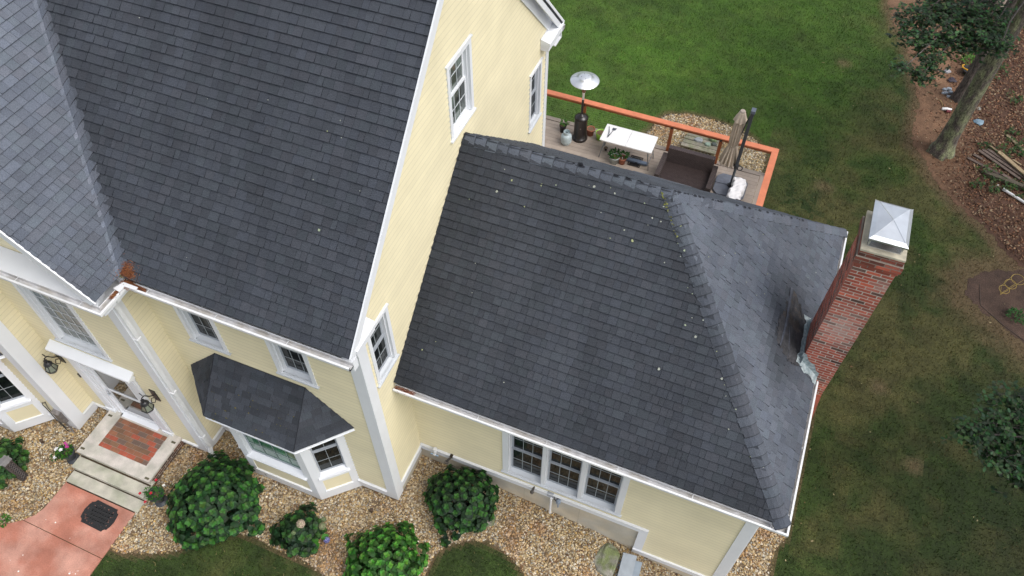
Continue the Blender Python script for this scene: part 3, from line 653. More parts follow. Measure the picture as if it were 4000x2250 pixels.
GL_PALE = mat('curtained_glass', (.16, .20, .21), .08, .25, .9, 0, spec=.7, col2=(.12, .10, .045))  # second colour paints brown reflections over the curtain grey
GL_MIX = mat('reflecting_glass', (.02, .026, .024), .05, .3, 2, 0, spec=.7, col2=(.13, .17, .14))  # second colour paints pale reflections into the dark pane
window(V3((0, 3.52, 6.90)), Y, X, .89, 1.44, .085, 3, 4, .06, 'w', glass=GL_MIX, label='attic window with white sashes high in the gable')
window(V3((0, 7.09, 4.22)), Y, X, .67, 1.46, .07, 2, 4, .06, 'g', label='window near the rear corner of the gable wall')
window(V3((0, .27, 4.22)), Y, X, .66, 1.46, .08, 2, 4, .07, 'g', label='window beside the front corner on the gable wall')
window(V3((-3.60, 0, 3.98)), X, -Y, .80, 1.50, .085, 3, 4, .10, 'g', label='upper window nearest the entry bay')
window(V3((-1.80, 0, 3.98)), X, -Y, .78, 1.50, .085, 3, 4, .10, 'g', label='upper window nearest the corner')
window(V3((1.89, 1.115, .83)), X, -Y, 2.46, 1.85, .12, 3, 4, .10, 'g', mull=3, label='triple window in the wing wall under the eave', head=False)
window(V3((-6.60, -.578, 3.10)), X, -Y, 1.28, 2.35, .10, 5, 7, .09, 'v', picture=True, glass=GL_PALE, sashw=.03, label='tall grid window over the front door')
# ---- front door
DOOR_Y = -.578
mb = MB(); D = V3((0, DOOR_Y, 0))
f = lambda a0, a1, b0, b1, n0, n1: mb.fbox(D, X, Z, -Y, a0, a1, b0, b1, n0, n1)
f(-6.78, -6.56, .31, 2.62, -.02, .05); f(-5.26, -5.04, .31, 2.62, -.02, .05)                # pilasters
f(-6.745, -6.595, .6, 2.5, .05, .058); f(-5.225, -5.075, .6, 2.5, .05, .058)
f(-6.80, -6.54, .24, .42, -.02, .075); f(-5.28, -5.02, .24, .42, -.02, .075)
f(-6.56, -6.40, .34, 2.42, -.12, .02); f(-5.42, -5.26, .34, 2.42, -.12, .02); f(-6.56, -5.26, 2.42, 2.62, -.12, .045)
f(-6.50, -6.46, .34, 2.42, .02, .035); f(-5.36, -5.32, .34, 2.42, .02, .035)
f(-6.80, -5.02, .14, .24, -.1, .06)
door = part(mb, 'door', WHITE, None, 'white framed storm door')
mb = MB()   # crosshead
f = lambda a0, a1, b0, b1, n0, n1: mb.fbox(D, X, Z, -Y, a0, a1, b0, b1, n0, n1)
f(-6.82, -5.0, 2.621, 2.70, -.02, .07); f(-6.85, -4.97, 2.70, 2.78, -.02, .12)
q0 = [V3((-6.90, DOOR_Y-.20, 2.84)), V3((-4.92, DOOR_Y-.20, 2.84)), V3((-4.92, DOOR_Y, 2.93)), V3((-6.90, DOOR_Y, 2.93))]
mb.prism(q0, -Z*.055)
mb.build('crosshead', WHITE, door)
mb = MB()
f = lambda a0, a1, b0, b1, n0, n1, c=None: mb.fbox(D, X, Z, -Y, a0, a1, b0, b1, n0, n1, c)
f(-6.40, -6.31, .36, 2.40, -.06, -.02); f(-5.51, -5.42, .36, 2.40, -.06, -.02); f(-6.31, -5.51, .36, .46, -.06, -.02); f(-6.31, -5.51, 2.31, 2.40, -.06, -.02); f(-6.31, -5.51, 1.30, 1.36, -.06, -.018)
mb.build('storm_door_frame', WHITE, door)
mb = MB(); mb.fbox(D, X, Z, -Y, -6.32, -5.50, .45, 2.32, -.046, -.036); mb.build('pane', mat('door_glass', (.02, .02, .02), .03, 0, 1, spec=.9, ior=1.8), door)
mb = MB(); mb.tube([D+V3((-6.355, -.02+.04, 1.22)), D+V3((-6.355, -.03, 1.22)), D+V3((-6.29, -.035, 1.2))], .012, 8); mb.box((-6.375, DOOR_Y-.002, 1.15), (-6.335, DOOR_Y+.02, 1.32)); mb.build('handle', GALV, door)
mb = MB(); mb.fbox(D, X, Z, -Y, -6.40, -5.42, .30, .34, -.05, .09); mb.build('threshold', WHITE, door)
# doorbell
mb = MB(); mb.fbox(D, X, Z, -Y, -6.90, -6.86, 1.55, 1.67, .015, .04); part(mb, 'doorbell', BLACK)
# ---- bay windows
def bay(x0, x1, bx0, bx1, yw, yo, zb, zs, ze, roofpts, greenp, name='bay_window', label=None, low=.16):
    """x0..x1 on the wall, bx0..bx1 at the front face"""
    mb = MB(); A = V3((x0, yw, 0)); B = V3((bx0, yo, 0)); C_ = V3((bx1, yo, 0)); D_ = V3((x1, yw, 0))
    body = [A, B, C_, D_]
    mb.prism([p + Z*(low) + V3((0, .02, 0)) for p in body], Z*.16 if False else Z*.12)
    root = None; segs = ((A, B), (B, C_), (C_, D_))
    for a, b in segs:
        L = (b-a).length; U = (b-a)/L; N = U.cross(Z).normalized()
        big = a is B
        f = lambda a0, a1, b0, b1, n0, n1: mb.fbox(a, U, Z, N, a0, a1, b0, b1, n0, n1)
        ew = .17
        f(0, ew, low, ze, -.03, .0); f(L-ew, L, low, ze, -.03, .0)                    # posts
        f(ew, L-ew, low, .38, -.03, -.001); f(ew, L-ew, zs-.17, zs-.03, -.03, -.001); f(ew, L-ew, ze-.12, ze, -.03, -.001)
        f(ew-.02, L-ew+.02, .38, .40, -.03, .022)
    o = part(mb, name, WHITE, None, label)
    yb = MB()
    for a, b in segs:
        L = (b-a).length; U = (b-a)/L; N = U.cross(Z).normalized(); yb.fbox(a, U, Z, N, .165, L-.165, .401, zs-.171, -.03, -.014)
    yb.build('panel', SIDING, o)
    wb = MB(); sb = MB(); gb2 = MB(); gb = MB()
    for a, b in segs:
        L = (b-a).length; U = (b-a)/L; N = U.cross(Z).normalized(); big = a is B; ew = .17
        wb.fbox(a, U, Z, N, ew-.05, L-ew+.05, zs-.0295, zs, -.03, .05)
        q = [a+U*ew+Z*zs-N*.0, a+U*(L-ew)+Z*zs-N*.0, a+U*(L-ew)+Z*(zs+.05)-N*.12, a+U*ew+Z*(zs+.05)-N*.12]; wb.prism(q, -Z*.029)
        d = -.10; t = gb if big and greenp else MB()
        s = .04; u0, u1 = ew, L-ew; z0, z1 = zs+.05, ze-.12; zm = (z0+z1)/2
        for h0, h1, dd in ([(z0, z1, d)] if big else [(z0, zm+.015, d), (zm-.015, z1, d-.02)]):
            g = lambda a0, a1, b0, b1: sb.fbox(a, U, Z, N, a0, a1, b0, b1, dd-.02, dd+.01)
            g(u0, u0+s, h0, h1); g(u1-s, u1, h0, h1); g(u0+s, u1-s, h0, h0+s); g(u0+s, u1-s, h1-s, h1)
            nc, nr = (4, 5) if big else (2, 2)
            for i in range(1, nc): u = u0+s+(u1-u0-2*s)*i/nc; gb2.fbox(a, U, Z, N, u-.005, u+.005, h0+s, h1-s, dd-.005, dd+.002)
            for i in range(1, nr): v = h0+s+(h1-h0-2*s)*i/nr; gb2.fbox(a, U, Z, N, u0+s, u1-s, v-.005, v+.005, dd-.004, dd+.003)
            t.fbox(a, U, Z, N, u0+s-.004, u1-s+.004, h0+s-.004, h1-s+.004, dd-.012, dd-.008)
        if t is not gb: t.build('pane', GLASS, o)
        wb.fbox(a, U, Z, N, ew, ew+.012, zs, ze-.12, -.13, -.0305); wb.fbox(a, U, Z, N, L-ew-.012, L-ew, zs, ze-.12, -.13, -.0305)
    wb.build('sill', WHITE, o); sb.build('sash', SCREEN, o); gb2.build('muntin', GRID, o)
    if gb.v: gb.build('pane', GL_GREEN, o)['label'] = 'wide pane with a green shade behind it'
    # hipped shingle roof
    eL0, eL1, eR1, eR0, tL, tR = [V3(p) for p in roofpts]
    rb = MB()
    for poly, sd in (([eL1, eR1, tR, tL], 31), ([eL0, eL1, tL], 32), ([eR1, eR0, tR], 33)):
        U = (poly[1]-poly[0]).normalized(); n_ = (poly[1]-poly[0]).cross(poly[-1]-poly[0]).normalized(); Vd = n_.cross(U).normalized()
        if Vd.z < 0: Vd = -Vd; n_ = -n_
        pl = [((p-poly[0]).dot(U), (p-poly[0]).dot(Vd)) for p in poly]
        courses(rb, [pl], poly[0], U, Vd, n_, .125, .010, 0, (.15, .17, .17, .30), stone(.62, .26, sd), butt=.3, gap=.004)
        rb.prism([p - n_*.004 for p in poly], -n_*.02, (.5, .5, .5))
    for a, b, c1, c2 in ((eL1, tL, eL0, eR1), (eR1, tR, eR0, eL1)):   # dark joint line on the hips
        rb.tube([a+Z*.012, b+Z*.012], .008, 5, (.3, .3, .32))
    rb.build('roof', SHINGLE, o)
    fb = MB()
    for a, b in ((eL0, eL1), (eL1, eR1), (eR1, eR0)):
        U = (b-a).normalized(); N = U.cross(Z).normalized(); L = (b-a).length; fb.fbox(a, U, Z, N, .01, L-.01, -.085, -.022, -.05, -.015)
    fb.prism([p - Z*.087 for p in (eL0, eL1, eR1, eR0)], -Z*.015)
    fb.build('fascia', WHITE, o)
    return o
bay(-3.72, -.83, -3.09, -1.46, 0, -.60, 0, 1.02, 2.86, [(-4.04, -.02, 2.88), (-3.16, -.84, 2.88), (-1.27, -.84, 2.88), (-.52, -.02, 2.88), (-3.20, -.02, 3.76), (-1.33, -.02, 3.76)], True, label='bay window with its own shingled roof between entry and corner', low=.07)
bay(-10.6, -7.82, -9.97, -8.43, -1.18, -1.80, 0, 1.02, 2.86, [(-10.9, -1.2, 2.88), (-10.05, -2.03, 2.88), (-8.28, -2.03, 2.88), (-7.5, -1.2, 2.88), (-10.1, -1.2, 3.7), (-8.3, -1.2, 3.7)], False, label='bay window left of the front steps', low=.10)
# left block top (a low shed roof tucked under the pediment)
mb = MB(); mb.box((-11.2, -1.30, 5.60), (-7.10, -1.09, 5.68)); part(mb, 'fascia', WHITE)
mb = MB()   # moss and grit in the shingle joints of the bay roof
bn = V3((0, -.88, .82)).normalized()
for i in range(150):
    x = random.uniform(-3.1, -1.35); k = random.randint(0, 7); q = (.125*k+.005)/1.203; y = -.84 + .82*q; z = 2.88 + .88*q
    if x < -3.16 + .0 or (x > -1.6 and random.random() < .5): continue
    c = V3((x + random.gauss(0, .01), y, z)) + bn*.014; rr = random.uniform(.004, .014); a_ = bn.cross(X)
    mb.poly([c + (X*math.cos(1.047*j)*1.5 + a_*math.sin(1.047*j))*rr*random.uniform(.6, 1.2) for j in range(6)], random.choice([(.10,.09,.03),(.05,.045,.03),(.13,.11,.03),(.03,.03,.03)]))
for i in range(34):
    tt_ = random.random()**2; y = YR - .05 - tt_*.5; x = hipx(y) - .17 + random.gauss(0, .012); c = V3((x, y, PW.z + sw*(y-yw0))) + n1*.03; rr = random.uniform(.006, .018)
    mb.poly([c + (X*math.cos(1.047*j) + V3((0, .74, .67))*math.sin(1.047*j))*rr*random.uniform(.6, 1.2) for j in range(6)], random.choice([(.13,.14,.03),(.08,.08,.03),(.20,.21,.06)]))
part(mb, 'moss', mat('moss', (1, 1, 1), .95))['kind'] = 'stuff'
# ---- chimney with brick skin
def brickskin(mb, x0, x1, y0, y1, z0, z1, tone, course=.0677, bl=.196, gap=.015, sides='fblr', proud=.0012):
    """bricks on the faces of a block; f=-y b=+y l=-x r=+x"""
    for sd_ in sides:
        if sd_ == 'f': P, U, N, L = V3((x0, y0, 0)), X, -Y, x1-x0
        if sd_ == 'b': P, U, N, L = V3((x1, y1, 0)), -X, Y, x1-x0
        if sd_ == 'l': P, U, N, L = V3((x0, y1, 0)), -Y, -X, y1-y0
        if sd_ == 'r': P, U, N, L = V3((x1, y0, 0)), Y, X, y1-y0
        k = math.floor(z0/course)
        while k*course < z1-.01:
            a, b = max(z0, k*course), min(z1, (k+1)*course-gap); u = 0 if k % 2 else -(bl+gap)/2; k += 1
            if b-a < .01: continue
            while u < L:
                ua, ub = max(0, u), min(L, u+bl)
                if ub-ua > .012:
                    j = [random.uniform(-.002, .002) for _ in range(4)]
                    mb.fbox(P, U, Z, N, ua+j[0], ub+j[1], a+j[2]*.7, b+j[3]*.7, -.002, proud+random.uniform(-.001, .002), tone(P + U*(ua+ub)/2 + Z*a))
                u += bl+gap
def chim_tone(p):
    q = random.random(); c = (1, 1, 1)
    if q < .10: c = (.22, .45, .55)
    elif q < .17: c = (.40, .85, 1.0)
    elif q < .34: c = (1.25, 1.2, 1.1)
    elif q < .5: c = (.75, .8, .85)
    c = jit(c, .24); e = math.exp(-((p.z-5.15)/.38)**2-((p.x-6.78)/.22)**2)*.6 + math.exp(-((p.z-6.35)/.12)**2-((p.x-7.0)/.12)**2)*.45 + .10*random.random()**2
    e = e if p.y < 3.7 else e*.3
    c = tuple(a*(1-e) + b*e for a, b in zip(c, (1.7, 5.2, 7.5)))
    s = max(0, min(1, (p.z-6.55)/.3))*(.75 if p.x < 6.8 else .25)*random.uniform(.5, 1.1)
    return tuple(a*(1-s) + b*s for a, b in zip(c, (.10, .25, .3)))
CX0, CX1, CY0, CY1 = 6.485, 7.07, 3.59, 4.35
mb = MB(); mb.mi = 1
mb.box((CX0, CY0, 2.9), (CX1, CY1, 6.70)); mb.box((CX0-.022, CY0-.022, 6.70), (CX1+.018, CY1+.022, 6.765), (.4, .4, .4)); mb.box((CX0-.045, CY0-.045, 6.765), (CX1+.035, CY1+.045, 6.895), (.45, .42, .4)); mb.box((CX0-.02, CY0-.02, 6.895), (CX1+.012, CY1+.02, 7.0), (.45, .42, .4))
mb.mi = 0
brickskin(mb, CX0, CX1, CY0, CY1, 3.2, 6.70, chim_tone); brickskin(mb, CX0-.022, CX1+.018, CY0-.022, CY1+.022, 6.70, 6.765, chim_tone)
brickskin(mb, CX0-.045, CX1+.035, CY0-.045, CY1+.045, 6.765, 6.90, chim_tone); brickskin(mb, CX0-.02, CX1+.012, CY0-.02, CY1+.02, 6.90, 7.0, chim_tone)
mb.mi = 1; mb.box((6.585, 3.15, -1.3), (7.12, 4.8, 2.5)); mb.mi = 0; mb.prism([(6.585, 3.15, 2.5), (6.585, 4.8, 2.5), (6.585, 4.35, 3.2), (6.585, 3.59, 3.2)], X*.49, (.7, .8, .8))
mb.mi = 0; brickskin(mb, 6.6, 7.12, 3.15, 4.8, -1.3, 2.5, chim_tone, sides='fbr')
chimney = part(mb, 'chimney', [BRICK, MORTAR], None, 'tall red brick chimney at the hip end of the wing')
mb = MB(); mb.prism([(CX0-.03, CY0-.03, 7.0), (CX1+.012, CY0-.03, 7.0), (CX1+.012, CY1+.03, 7.0), (CX0-.03, CY1+.03, 7.0)], Z*.045); mb.build('crown', mat('cement', (.47, .43, .33), .9, .2, 7, .2, 50), chimney, bevel=.01)
# chimney cap: pan, mesh sides, low pyramid hood
cxa, cxb, cya, cyb = 6.53, 7.00, 3.65, 4.32
mb = MB(); mb.box((cxa, cya, 7.046), (cxb, cyb, 7.060)); 
for x in (cxa, cxb-.02):
    for y in (cya, cyb-.02): mb.box((x, y, 7.06), (x+.02, y+.02, 7.27))
mb.box((cxa, cya-.0, 7.061), (cxa+.004, cyb, 7.10)); hc = V3((6.755, 3.975, 0)); hx, hy_ = .262, .40
E0, E1 = 7.275, 7.345
ring = lambda x, y, z: [hc + V3((-x, -y, z)), hc + V3((x, -y, z)), hc + V3((x, y, z)), hc + V3((-x, y, z))]
r0, r1, r2 = ring(hx, hy_, E0-.035), ring(hx+.006, hy_+.006, E0), ring(hx-.05, hy_-.05, E0+.035); pk = hc + Z*(E1+.015)
for i in range(4):
    j = (i+1) % 4
    mb.poly([r0[i], r0[j], r1[j], r1[i]]); mb.poly([r1[i], r1[j], r2[j], r2[i]]); mb.poly([r2[i], r2[j], pk]); mb.tube([r2[i], pk], .006, 5); mb.tube([r1[i], r2[i]], .005, 5)
mb.poly([r0[3], r0[2], r0[1], r0[0]])
cap = mb.build('chimney_cap', mat('cap_steel', (.74, .77, .80), .30, .10, 3, 0, metal=.85), chimney)
mb = MB(); g = .022
for (a, b) in (((cxa, cya), (cxb, cya)), ((cxb, cya), (cxb, cyb)), ((cxa, cya), (cxa, cyb))):
    A, B = V3((*a, 7.06)), V3((*b, 7.06)); n_ = int((B-A).length/g)
    for i in range(n_+9):
        for sg in (1, -1):
            p0 = A + (B-A)*(i/n_) if sg == 1 else A + (B-A)*((i-9)/n_); p1 = p0 + (B-A)*(sg*9/n_) + Z*.2
            t0, t1 = (0, 1)
            f0 = (p0-A).dot(B-A)/(B-A).length_squared; f1 = (p1-A).dot(B-A)/(B-A).length_squared
            lo_, hi_ = sorted((f0, f1)); 
            if hi_ <= 0 or lo_ >= 1: continue
            cl_ = lambda f_: max(0, min(1, f_)); ta = (cl_(f0)-f0)/(f1-f0); tb_ = (cl_(f1)-f0)/(f1-f0)
            mb.tube([p0+(p1-p0)*ta, p0+(p1-p0)*tb_], .0016, 3, caps=False)
mb.build('spark_screen', mat('screen_wire', (.22, .21, .20), .5, metal=.5), chimney)
mb = MB(); mb.lathe((6.83, 3.98, 7.046), [(.0, 0), (.13, 0), (.13, .12), (.105, .12), (.105, .02), (0, .02)], 20); mb.build('flue', TERRA, chimney)
# flashing and the torn cricket
FL = mat('lead_flashing', (.26, .32, .34), .6, .3, 14, .3, 30, metal=.15, col2=(.38, .43, .44))
hz = lambda x: ZF + sh*(XE-x)
mb = MB()
def strip(pts): mb.add(pts, [(0, 1, 2, 3)])
n = 9; col = None
for i in range(n):
    a, b = 3.50 + .98*i/n, 3.50 + .98*(i+1)/n; w0, w1 = (.085+.03*math.sin(i*2.1)), (.085+.03*math.sin((i+1)*2.1)); cx = CX0-.009
    strip([(cx-w0, a, hz(cx-w0)+.035), (cx-w1, b, hz(cx-w1)+.035), (cx, b, hz(cx)+.055), (cx, a, hz(cx)+.055)])
    strip([(cx, a, hz(cx)+.055), (cx, b, hz(cx)+.055), (cx-.001, b, hz(cx)+.15+.03*math.sin(i+1)), (cx-.001, a, hz(cx)+.15+.03*math.sin(i))])
n = 7
for i in range(n):
    xa, xb = CX0-.10 + .46*i/n, CX0-.10 + .46*(i+1)/n; yy = CY0-.009
    ha, hb = (.17 + .035*((i*37) % 3) - .012*i), (.17 + .035*(((i+1)*37) % 3) - .012*(i+1))
    yo0, yo1 = yy-.13+.04*math.sin(i*1.7), yy-.13+.04*math.sin((i+1)*1.7)
    strip([(xa, yo0, hz(xa)+.03), (xb, yo1, hz(xb)+.03), (xb, yy, hz(xb)+.06), (xa, yy, hz(xa)+.06)])
    if xb > CX0-.02: strip([(xa, yy-.001, hz(xa)+.06), (xb, yy-.001, hz(xb)+.06), (xb, yy, hz(xb)+hb+.06), (xa, yy, hz(xa)+ha+.06)])
mb.add([(6.36, 4.42, hz(6.36)+.04), (6.33, 4.47, hz(6.33)+.05), (6.48, 4.5, hz(6.48)+.10), (6.48, 4.36, hz(6.48)+.06)], [(0, 1, 2, 3)])
part(mb, 'flashing', FL)
MEMB = mat('bare_membrane', (.050, .050, .056), .75, .35, 7, .6, 25, fine=.2, fs=60)
mb = MB()
# loose membrane patch: an irregular sheet with creases, lying against the chimney foot
out = [(5.95, 3.46), (6.12, 3.36), (6.30, 3.34), (6.46, 3.45), (6.475, 4.0), (6.475, 4.42), (6.30, 4.50), (6.15, 4.68), (6.02, 4.74), (5.93, 4.45), (5.97, 4.2), (5.89, 3.9)]
nx_, ny_ = 26, 60
def inpoly(x, y): return bool(inside(out, np.array([x]), np.array([y]))[0])
P_ = [[None]*(nx_+1) for _ in range(ny_+1)]
for j in range(ny_+1):
    for i in range(nx_+1):
        x = 5.87 + .61*i/nx_; y = 3.32 + 1.44*j/ny_; dd = float(pdist(out, np.array([x]), np.array([y]))[0]); h = .024 + min(1, dd/.10)*(.030*float(fbm(x*3, y*1.2, 3.2, 41)) + .010*abs(math.sin(21*x+3*y))) + random.uniform(-.001, .001)
        P_[j][i] = V3((x, y, hz(x)+h))
for j in range(ny_):
    for i in range(nx_):
        c = (P_[j][i]+P_[j+1][i+1])/2
        if inpoly(c.x+random.uniform(-.012,.012), c.y+random.uniform(-.02,.02)): k = .35 + .9*float(fbm(c.x*2, c.y, 4, 17)); b_ = 1 + .5*float(fbm(c.x, c.y*2, 5, 27) > .58)*(c.y > 4); mb.poly([P_[j][i], P_[j][i+1], P_[j+1][i+1], P_[j+1][i]], (k*b_, k*(b_*.5+.5), k))
part(mb, 'bare_patch', MEMB, None, 'torn dark patch of roof beside the chimney foot')
mb = MB()
def fold(a, b, wdt, h, col):
    """curled strip of membrane lying on the slope: a low tent along a-b that widens and lifts at its far end"""
    A, B = V3((*a, hz(a[0])+.045)), V3((*b, hz(b[0])+.04)); t = (B-A).normalized(); s_ = t.cross(n2).normalized(); n__ = 6; rows = []
    for i in range(n__+1):
        u = i/n__; c = A.lerp(B, u) + s_*random.uniform(-.006, .006); wv = wdt*(.35+.65*u)*random.uniform(.85, 1.15); hh = h*(.3+.7*math.sin(math.pi*min(1, u*1.1)))
        rows.append([c - s_*wv, c - s_*wv*.2 + n2*hh, c + s_*wv*.5 + n2*hh*.55, c + s_*wv])
    for p0, p1 in zip(rows, rows[1:]):
        for k, f_ in enumerate((1.25, .95, .55)): mb.poly([p0[k], p0[k+1], p1[k+1], p1[k]], jit(tuple(c*f_ for c in col), .08))
for a_, b_, w_, h_, c_ in (((6.03, 3.42), (6.05, 4.15), .05, .022, (.9, 1.0, 1.15)), ((6.22, 3.40), (6.10, 4.02), .03, .018, (.8, .85, .95)), ((6.03, 3.98), (6.00, 4.72), .05, .024, (.9, 1.0, 1.15)),
        ((6.12, 4.28), (6.08, 4.62), .035, .015, (.55, .5, .5)), ((6.33, 4.30), (6.22, 4.6), .03, .015, (.35, .35, .35)), ((6.26, 4.18), (6.22, 4.4), .02, .012, (.9, .8, .75))):
    mb = MB(); fold(a_, b_, w_, h_, c_); part(mb, 'lifted_shingle', MEMB)
# ---- downspouts, vents, spigots
mb = MB()
pts = [(-3.78, -.66, 5.93), (-3.80, -.66, 5.83), (-4.10, -.60, 5.62), (-4.16, -.575, 5.5), (-4.165, -.545, 5.3), (-4.165, -.545, .34), (-4.13, -.60, .24), (-4.03, -.66, .13)]
for a, b in zip(pts, pts[1:]):
    a, b = V3(a), V3(b); t = (b-a).normalized(); s_ = Y if abs(t.y) < .8 else X; s2 = t.cross(s_).normalized(); s1 = s2.cross(t).normalized()
    q = [a+s1*u+s2*v for u, v in ((-.04,-.03),(.04,-.03),(.04,.03),(-.04,.03))]; q2 = [p+(b-a)+t*.01 for p in q]
    mb.add(q+q2, [(0,1,2,3),(7,6,5,4),(0,4,5,1),(1,5,6,2),(2,6,7,3),(3,7,4,0)])
for z in (.8, 2.6, 4.4): mb.box((-4.212, -.595, z), (-4.118, -.495, z+.03))
for u in (-.022, .022): mb.box((-4.133, -.545+u-.004, .36), (-4.129, -.545+u+.004, 5.3))
part(mb, 'downspout', GUTTER, None, 'white downspout at the entry corner')
mb = MB()   # downspout on the hidden hip side
mb.box((6.60, 1.20, -1.0), (6.67, 1.28, 3.3)); part(mb, 'downspout', GUTTER)
mb = MB(); mb.tube([(.40, 1.06, .74), (.40, 1.03, .74), (.40, 1.02, .62), (.39, 1.0, .56)], .03, 10); mb.lathe((.40, 1.04, .70), [(.045, 0), (.05, .03), (.04, .07), (0, .07)], 12); mb.box((.30, .99, .55), (.48, 1.01, .565), (.4, .6, .8)); part(mb, 'faucet', GUTTER)
mb = MB(); mb.box((.72, 1.04, .60), (.78, 1.12, .66), (.5, .4, .35)); mb.tube([(.75, 1.05, .63), (.70, 1.0, .56), (.68, .98, .50)], [.02, .025, .03], 10, (1, 1, 1)); mb.lathe((.675, .97, .47), [(0, 0), (.04, 0), (.045, .03), (.04, .05), (0, .05)], 12, (1.6, 1.6, 1.6)); part(mb, 'spigot', mat('aged_brass', (.10, .09, .08), .5, .2, 20, metal=.4))
mb = MB(); mb.tube([(2.58, 1.12, .62), (2.57, 1.05, .64), (2.56, 1.0, .58)], [.02, .025, .028], 9); mb.lathe((2.56, 1.0, .53), [(0, 0), (.035, 0), (.04, .04), (0, .05)], 10); part(mb, 'spigot', MATS['aged_brass'])
mb = MB(); mb.box((2.86, 1.06, .52), (2.99, 1.12, .66), (1.2, 1.2, 1.25)); mb.tube([(3.0, 1.09, .6), (3.02, 1.06, .5), (3.06, 1.05, .46), (3.1, 1.06, .6)], .012, 6, (.2, .2, .2)); mb.lathe((3.11, 1.06, .36), [(0, 0), (.03, 0), (.05, .05), (.05, .15), (.03, .2), (0, .2)], 12, (.85, .95, 1.1)); mb.tube([(3.11, 1.07, .4), (3.11, 1.07, .16)], .018, 8, (.8, .9, 1)); part(mb, 'gas_meter', mat('meter_grey', (.30, .32, .34), .6, .2, 12))
mb = MB(); mb.tube([(2.96, 1.10, .50), (2.96, 1.05, .50), (2.96, 1.04, .46), (2.96, 1.04, -.22)], .024, 12); part(mb, 'vent_pipe', GUTTER)
mb = MB(); mb.box((-7.47, -1.30, .42), (-7.28, -1.20, .80)); mb.box((-7.48, -1.31, .80), (-7.27, -1.19, .815), (1.3, 1.3, 1.3)); mb.tube([(-7.40, -1.25, .42), (-7.36, -1.26, .1), (-7.30, -1.3, -.02)], .02, 8); part(mb, 'utility_box', mat('utility_steel', (.24, .22, .21), .45, .3, 10, metal=.5))
mb = MB(); mb.tube([(-7.62, -1.20, .95), (-7.66, -1.24, .98), (-7.70, -1.24, .88), (-7.68, -1.24, .7), (-7.6, -1.28, .4), (-7.5, -1.3, .1), (-7.40, -1.32, .02)], .009, 6); mb.tube([(-7.60, -1.2, 1.0), (-7.64, -1.22, .8), (-7.62, -1.25, .3), (-7.5, -1.28, .05)], .008, 6, (2, 2, 2)); part(mb, 'cable', BLACK)
# ---- entry steps
ST = mat('limestone', (.60, .55, .50), .85, .16, 3, .15, 40, fine=.1, fs=90, col2=(.48, .46, .40))
ST2 = mat('mossy_limestone', (.50, .475, .40), .9, .2, 3, .2, 40, fine=.12, fs=90, col2=(.41, .41, .32))
steps = thing('entry_steps', 'stone and brick front steps leading up to the storm door', 'steps', (-5.77, -1.4, 0))
steps.location = (0, 0, 0)
mb = MB(); mb.box((-6.70, -1.70, .285), (-6.37, -.60, .34)); mb.box((-5.12, -1.42, .285), (-4.84, -.60, .34)); mb.box((-6.37, -.70, .285), (-5.12, -.60, .335))
mb.prism([(-6.37, -1.42, .285), (-6.37, -1.70, .285), (-4.84, -1.70, .285), (-4.84, -1.42, .285)][::-1], Z*.0545) 
mb.box((-6.70, -1.705, .285), (-6.38, -1.6, .341))
mb.build('landing_slab', ST, steps)
mb = MB(); rnd = random.Random(4)
mb.mi = 1; mb.box((-6.37, -1.42, .28), (-5.12, -.70, .331)); mb.mi = 0
ypos = -1.415; r_ = 0
while ypos < -.72:
    u = -6.37 + (0 if r_ % 2 else -.105)
    while u < -5.12:
        a, b = max(u, -6.365), min(u+.195, -5.125)
        if b-a > .02:
            q = rnd.random(); c = (.95, 1.0, .9) if q < .25 else (.68, 1.25, 1.1) if q < .6 else (.55, 1.3, 1.2) if q < .85 else (.42, 1.2, 1.5)
            mb.box((a, ypos, .30), (b, ypos+.092, .338), jit(c, .14))
        u += .206
    ypos += .102; r_ += 1
mb.build('brick_paving', [BRICK, mat('paving_mortar', (.30, .25, .21), .9, .2, 6)], steps)
def dirt_tone(p): return jit(random.choice([(.35, .8, .9), (.28, .7, .8), (.5, .9, .9), (.2, .5, .6)]), .15)
mb = MB(); mb.mi = 1; mb.box((-6.62, -1.62, -.2), (-4.90, -.60, .284)); mb.box((-6.6, -1.9, -.2), (-4.9, -1.62, .15)); mb.box((-6.6, -2.2, -.2), (-4.9, -1.9, .0)); mb.mi = 0
brickskin(mb, -6.62, -4.90, -1.62, -.6, -.1, .284, dirt_tone, sides='flr'); brickskin(mb, -6.6, -4.9, -1.9, -1.62, -.1, .15, dirt_tone, sides='flr')
mb.build('riser_wall', [BRICK, MORTAR], steps)
mb = MB(); mb.box((-6.66, -1.99, .151), (-4.82, -1.60, .20)); mb.build('tread', ST2, steps, bevel=.008)
mb = MB(); mb.box((-6.65, -2.26, .001), (-4.82, -1.87, .055)); mb.build('tread', ST2, steps, bevel=.008)
mb = MB(); mb.box((-6.64, -1.735, .2002), (-4.83, -1.70, .2030), (.35,.34,.3)); mb.box((-6.64, -2.012, .0552), (-4.83, -1.988, .0580), (.35,.34,.3)); mb.box((-6.62, -2.285, .0252), (-4.88, -2.262, .0285), (.3,.28,.25)); mb.build('shade_line', SOIL, steps)  # thin dark strips: shadow under the step overhangs, painted as geometry
for x, y in ((-6.60, -.75), (-4.93, -.76), (-6.62, -1.6), (-4.93, -1.64)):
    mb = MB(); mb.box((x-.05, y-.022, .336), (x+.05, y+.022, .3435), (.45, .9, .9)); mb.build('anchor_plate', mat('rust', (.22, .10, .06), .9) if 'rust' not in MATS else MATS['rust'], steps)
